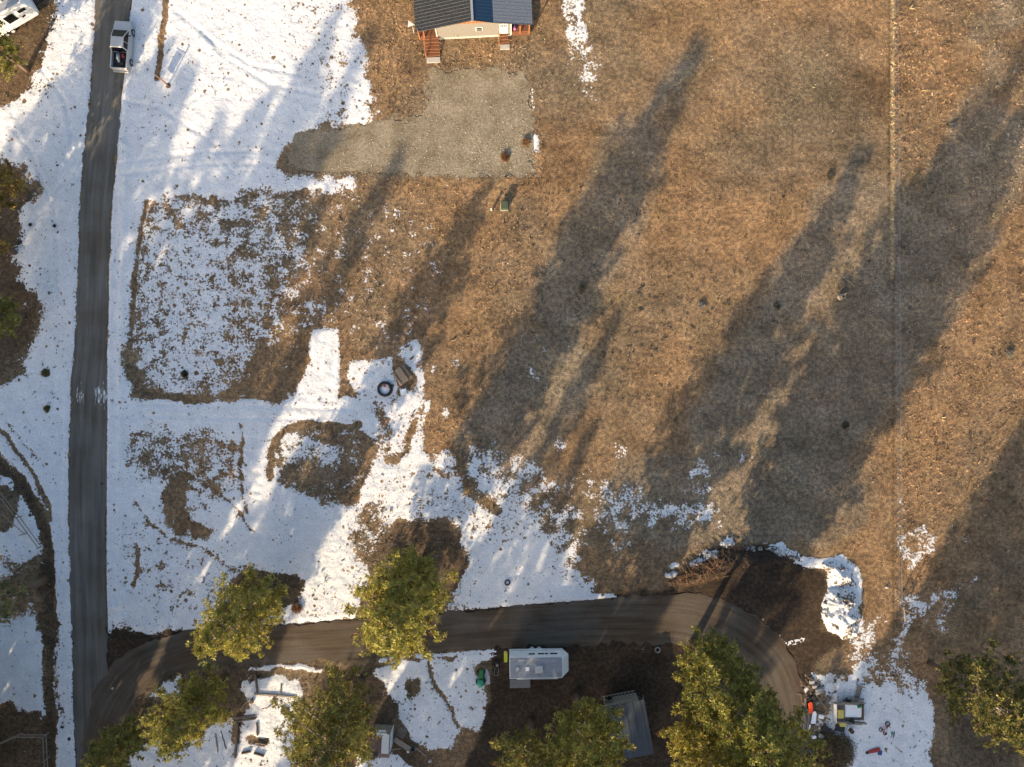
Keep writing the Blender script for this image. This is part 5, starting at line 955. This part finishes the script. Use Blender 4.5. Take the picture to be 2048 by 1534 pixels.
sticks('loose_sticks', 'loose dark sticks under the tall sunlit pine', 'sticks', [(740, 1050), (930, 1050), (950, 1200), (720, 1220)], 90, (.3, 1.6), (.01, .03), (.02, .08), TWIG, 7); sticks('yard_sticks', 'twigs scattered round the junk heap', 'sticks', [(1600, 1350), (1680, 1350), (1700, 1480), (1605, 1500)], 160, (.3, 1.3), (.01, .03), (.05, .4), TWIG2, 8)
def shrub(name, label, cat, px, py, r, hgt, n, col, seed, N=7, ln=.3, wd=.03, group=None):
    g = np.random.default_rng(seed); a = g.uniform(0, 6.28, n); q = np.sqrt(g.uniform(0, 1, n)); z = g.uniform(0, 1, n); rr_ = r * q * np.sqrt(np.clip(1 - .7 * z * z, 0, 1))
    Cc = np.stack([np.cos(a) * rr_ * g.uniform(.8, 1.2, n), np.sin(a) * rr_, hgt * z * (1 - .5 * q)], 1); V, T = blades(Cc, N, np.full(n, ln), np.full(n, wd), (-.3, 1), seed, None, True)
    c = np.array(col) * g.uniform(.6, 1.5, (n, 1)) * g.uniform(.9, 1.1, (n, 3)); o = bpy.data.objects.new(name, np_mesh(name, V, T, NEEDLE, {'col': np.repeat(np.clip(c, 0, .8), N * 4, 0)})); C.objects.link(o)
    return tag(o, label, cat, group, P(px, py))
shrub('brush_heap', 'big heap of dry olive brush below the utility trailer', 'brush heap', 1664, 1502, 2.6, 1.2, 1500, (.24, .18, .10), 3, 7, .34, .03)
one(MB().box((0, 0, .3), (1.9, .25, .1)), 'plank', RUST, 'rusty red plank lying on the lower edge of the brush heap', 'plank', P(1638, 1524), 4)
for i, (x, y, r, lab, c) in enumerate([(92, 745, .50, 'rounded olive bush on the snow left of the road', (.11, .11, .05)), (95, 817, .42, 'small olive shrub on the snow, south of the rounded bush', (.13, .12, .045)), (62, 450, .14, 'tiny dark shrub high on the snowy verge left of the road', (.05, .055, .03)), (370, 748, .45, 'small dark shrub at the lower edge of the patchy lawn', (.06, .06, .035)),
        (110, 452, .14, 'dark weed clump on the snowy verge across from the patchy lawn', (.05, .05, .03)), (100, 586, .14, 'small dark weed with a stick on the verge', (.05, .05, .03)), (1660, 352, .5, 'dark weed clump with bare stalks near the top right shadow tip', (.09, .08, .06)), (1554, 612, .5, 'grey rosette weed inside the middle tree shadow', (.13, .12, .10)), (1690, 850, .5, 'dark spiky weed in the wide shadow left of the fence', (.10, .09, .06)),
        (2018, 706, .55, 'bleached weed clump near the right edge of the field', (.2, .18, .15)), (1165, 575, .5, 'spiky dead shrub on the edge of the long central shadow', (.14, .11, .08)), (1402, 610, .45, 'frosty grey weed clump in the middle of the orange grass', (.20, .19, .18)), (1052, 285, .6, 'rusty brown shrub on the east rim of the gravel pad', (.20, .115, .06)), (1010, 315, .6, 'low rusty bush near the south-east corner of the gravel pad', (.15, .08, .035)),
        (1905, 252, .4, 'small blue grey weed right of the fence near the top', (.14, .14, .14)), (595, 1215, .8, 'low reddish bush at the track edge right of the leaning pine', (.20, .10, .04)), (1085, 1345, .01, '', None)][:-1]):
    shrub('shrub', lab, 'shrub', x, y, r * .8, r * .6, int(40 + 90 * r), tuple(v * 1.5 for v in c), 200 + i, 7, .2 + .15 * r, .022, 'shrubs and weeds on the ground')
t = thing('tree_stump', 'hollow pale broken stump casting a blue shadow near the fence', 'stump', P(1681, 594), 10); MB().lathe([(.40, 0), (.30, .35), (.26, .75), (.18, .78), (.15, .3)], n=12).build('bark_shell', mat('bleached_wood', (.36, .30, .22), .85, 0, .3, 6), t); MB().cyl((.1, .1, .3), (.25, .3, 1.15), .12, .03, 6).build('snag', TWIG2, t)
for i, (x, y, l, rz, lab) in enumerate([(1700, 566, 1.3, -38, 'pale forked branch right of the broken stump'), (1935, 330, .9, 30, 'pale leaf-like stick on the shaded grass near the top right'), (1838, 1158, .01, 0, '')][:-1]):
    one(MB().cyl((-l / 2, 0, .1), (0, .06, .14), .05, .045, 6).cyl((0, .06, .14), (l / 2, 0, .08), .045, .02, 6), 'branch', TWIG2, lab, 'branch', P(x, y), rz, 'fallen branches')
one(MB().cyl((-.6, 0, .2), (1.0, .1, .25), .09, .06, 7), 'branch', TWIG2, 'fallen grey limb right of the tall sunlit pine', 'branch', P(903, 1192), 8, 'fallen branches')
# rocks on the roadside and the track
for i, (x, y, r, lab) in enumerate([(1773, 1174, .2, 'white rock left of the fence corner'), (1519, 1097, .3, 'pale boulder behind the slash pile'), (226, 1376, .16, 'pale stone on the track at the road junction'), (1683, 1352, .3, 'white rock on the bare dirt north of the utility trailer'), (790, 1378, .12, 'small pale stone under the wide pine')]):
    one(MB().blob((0, 0, r * .5), (r, r * .85, r * .7), 20 + i, 9, 6, .2), 'rock', CONC, lab, 'rock', P(x, y), 0, 'rocks', True)
# snow clods and tufts poking through the snow
NS = 26000; sx_ = rng.uniform(-62, 62, NS); sy_ = rng.uniform(-47, 47, NS); ssn = sample(SN, sx_, sy_); Xs = sx_ * S + 1024; Ys = 767 - sy_ * S
okc = (ssn > .55) & (rng.uniform(size=NS) < (1.04 - ssn) * 1.9 * np.clip((fbm(Xs / 30, Ys / 30, 3, 131) - .35) * 3, .03, 1)) & (sdf(Xs, Ys, road_poly) > 2) & (ldist(Xs, Ys, side_ln) > 46)
sx_, sy_ = sx_[okc], sy_[okc]; k = len(sx_); szz = rng.uniform(.5, 1.3, k) ** 1.5
Vv, Tt = blades(np.stack([sx_, sy_, sample(GZ, sx_, sy_)], 1), 7, .17 * szz, .035 * szz, (-.05, .6), 77, None, True)
# dark frost-bitten weed rosettes clustered in the open field
NF = 30000; fx = rng.uniform(-5, 62, NF); fy = rng.uniform(-20, 40, NF); Xf = fx * S + 1024; Yf = 767 - fy * S
clus = sum(a_ * np.exp(-((Xf - q0) / q1) ** 2 - ((Yf - q2) / q3) ** 2) for q0, q1, q2, q3, a_ in ((1300, 160, 620, 90, 1), (1430, 120, 640, 60, 1.2), (1230, 90, 740, 80, 1), (1180, 100, 420, 50, .7), (1090, 60, 420, 60, 1), (1950, 110, 740, 140, 1.1), (1850, 60, 250, 160, .7), (1560, 300, 450, 120, .35), (1340, 90, 800, 50, .8), (1700, 60, 560, 50, .6)))
okf = rng.uniform(size=NF) < clus * .16 * np.clip((fbm(Xf / 14, Yf / 14, 3, 141) - .42) * 8, 0, 1)
fx, fy = fx[okf], fy[okf]; kf = len(fx); fz = rng.uniform(.5, 1.25, kf)
Vf, Tf = blades(np.stack([fx, fy, sample(GZ, fx, fy)], 1), 7, .24 * fz, .045 * fz, (.0, .7), 79, None, True)
mf = np_mesh('field_weeds', Vf, Tf, TUFT, {'col': np.repeat(np.clip(np.array([.07, .068, .07]) * rng.uniform(.5, 1.5, (kf, 1)), 0, 1), 28, 0)})
of = bpy.data.objects.new('field_weeds', mf); C.objects.link(of); of['kind'] = 'stuff'; tag(of, 'dark frosted weed rosettes clustered in the orange grass', 'weeds')
me = np_mesh('snow_weeds', Vv, Tt, TUFT, {'col': np.repeat(np.clip(np.array([.085, .07, .05]) * rng.uniform(.5, 1.4, (k, 1)), 0, 1), 28, 0)})
o = bpy.data.objects.new('snow_weeds', me); C.objects.link(o); o['kind'] = 'stuff'; tag(o, 'dark weed tips poking up through the snow', 'weeds')
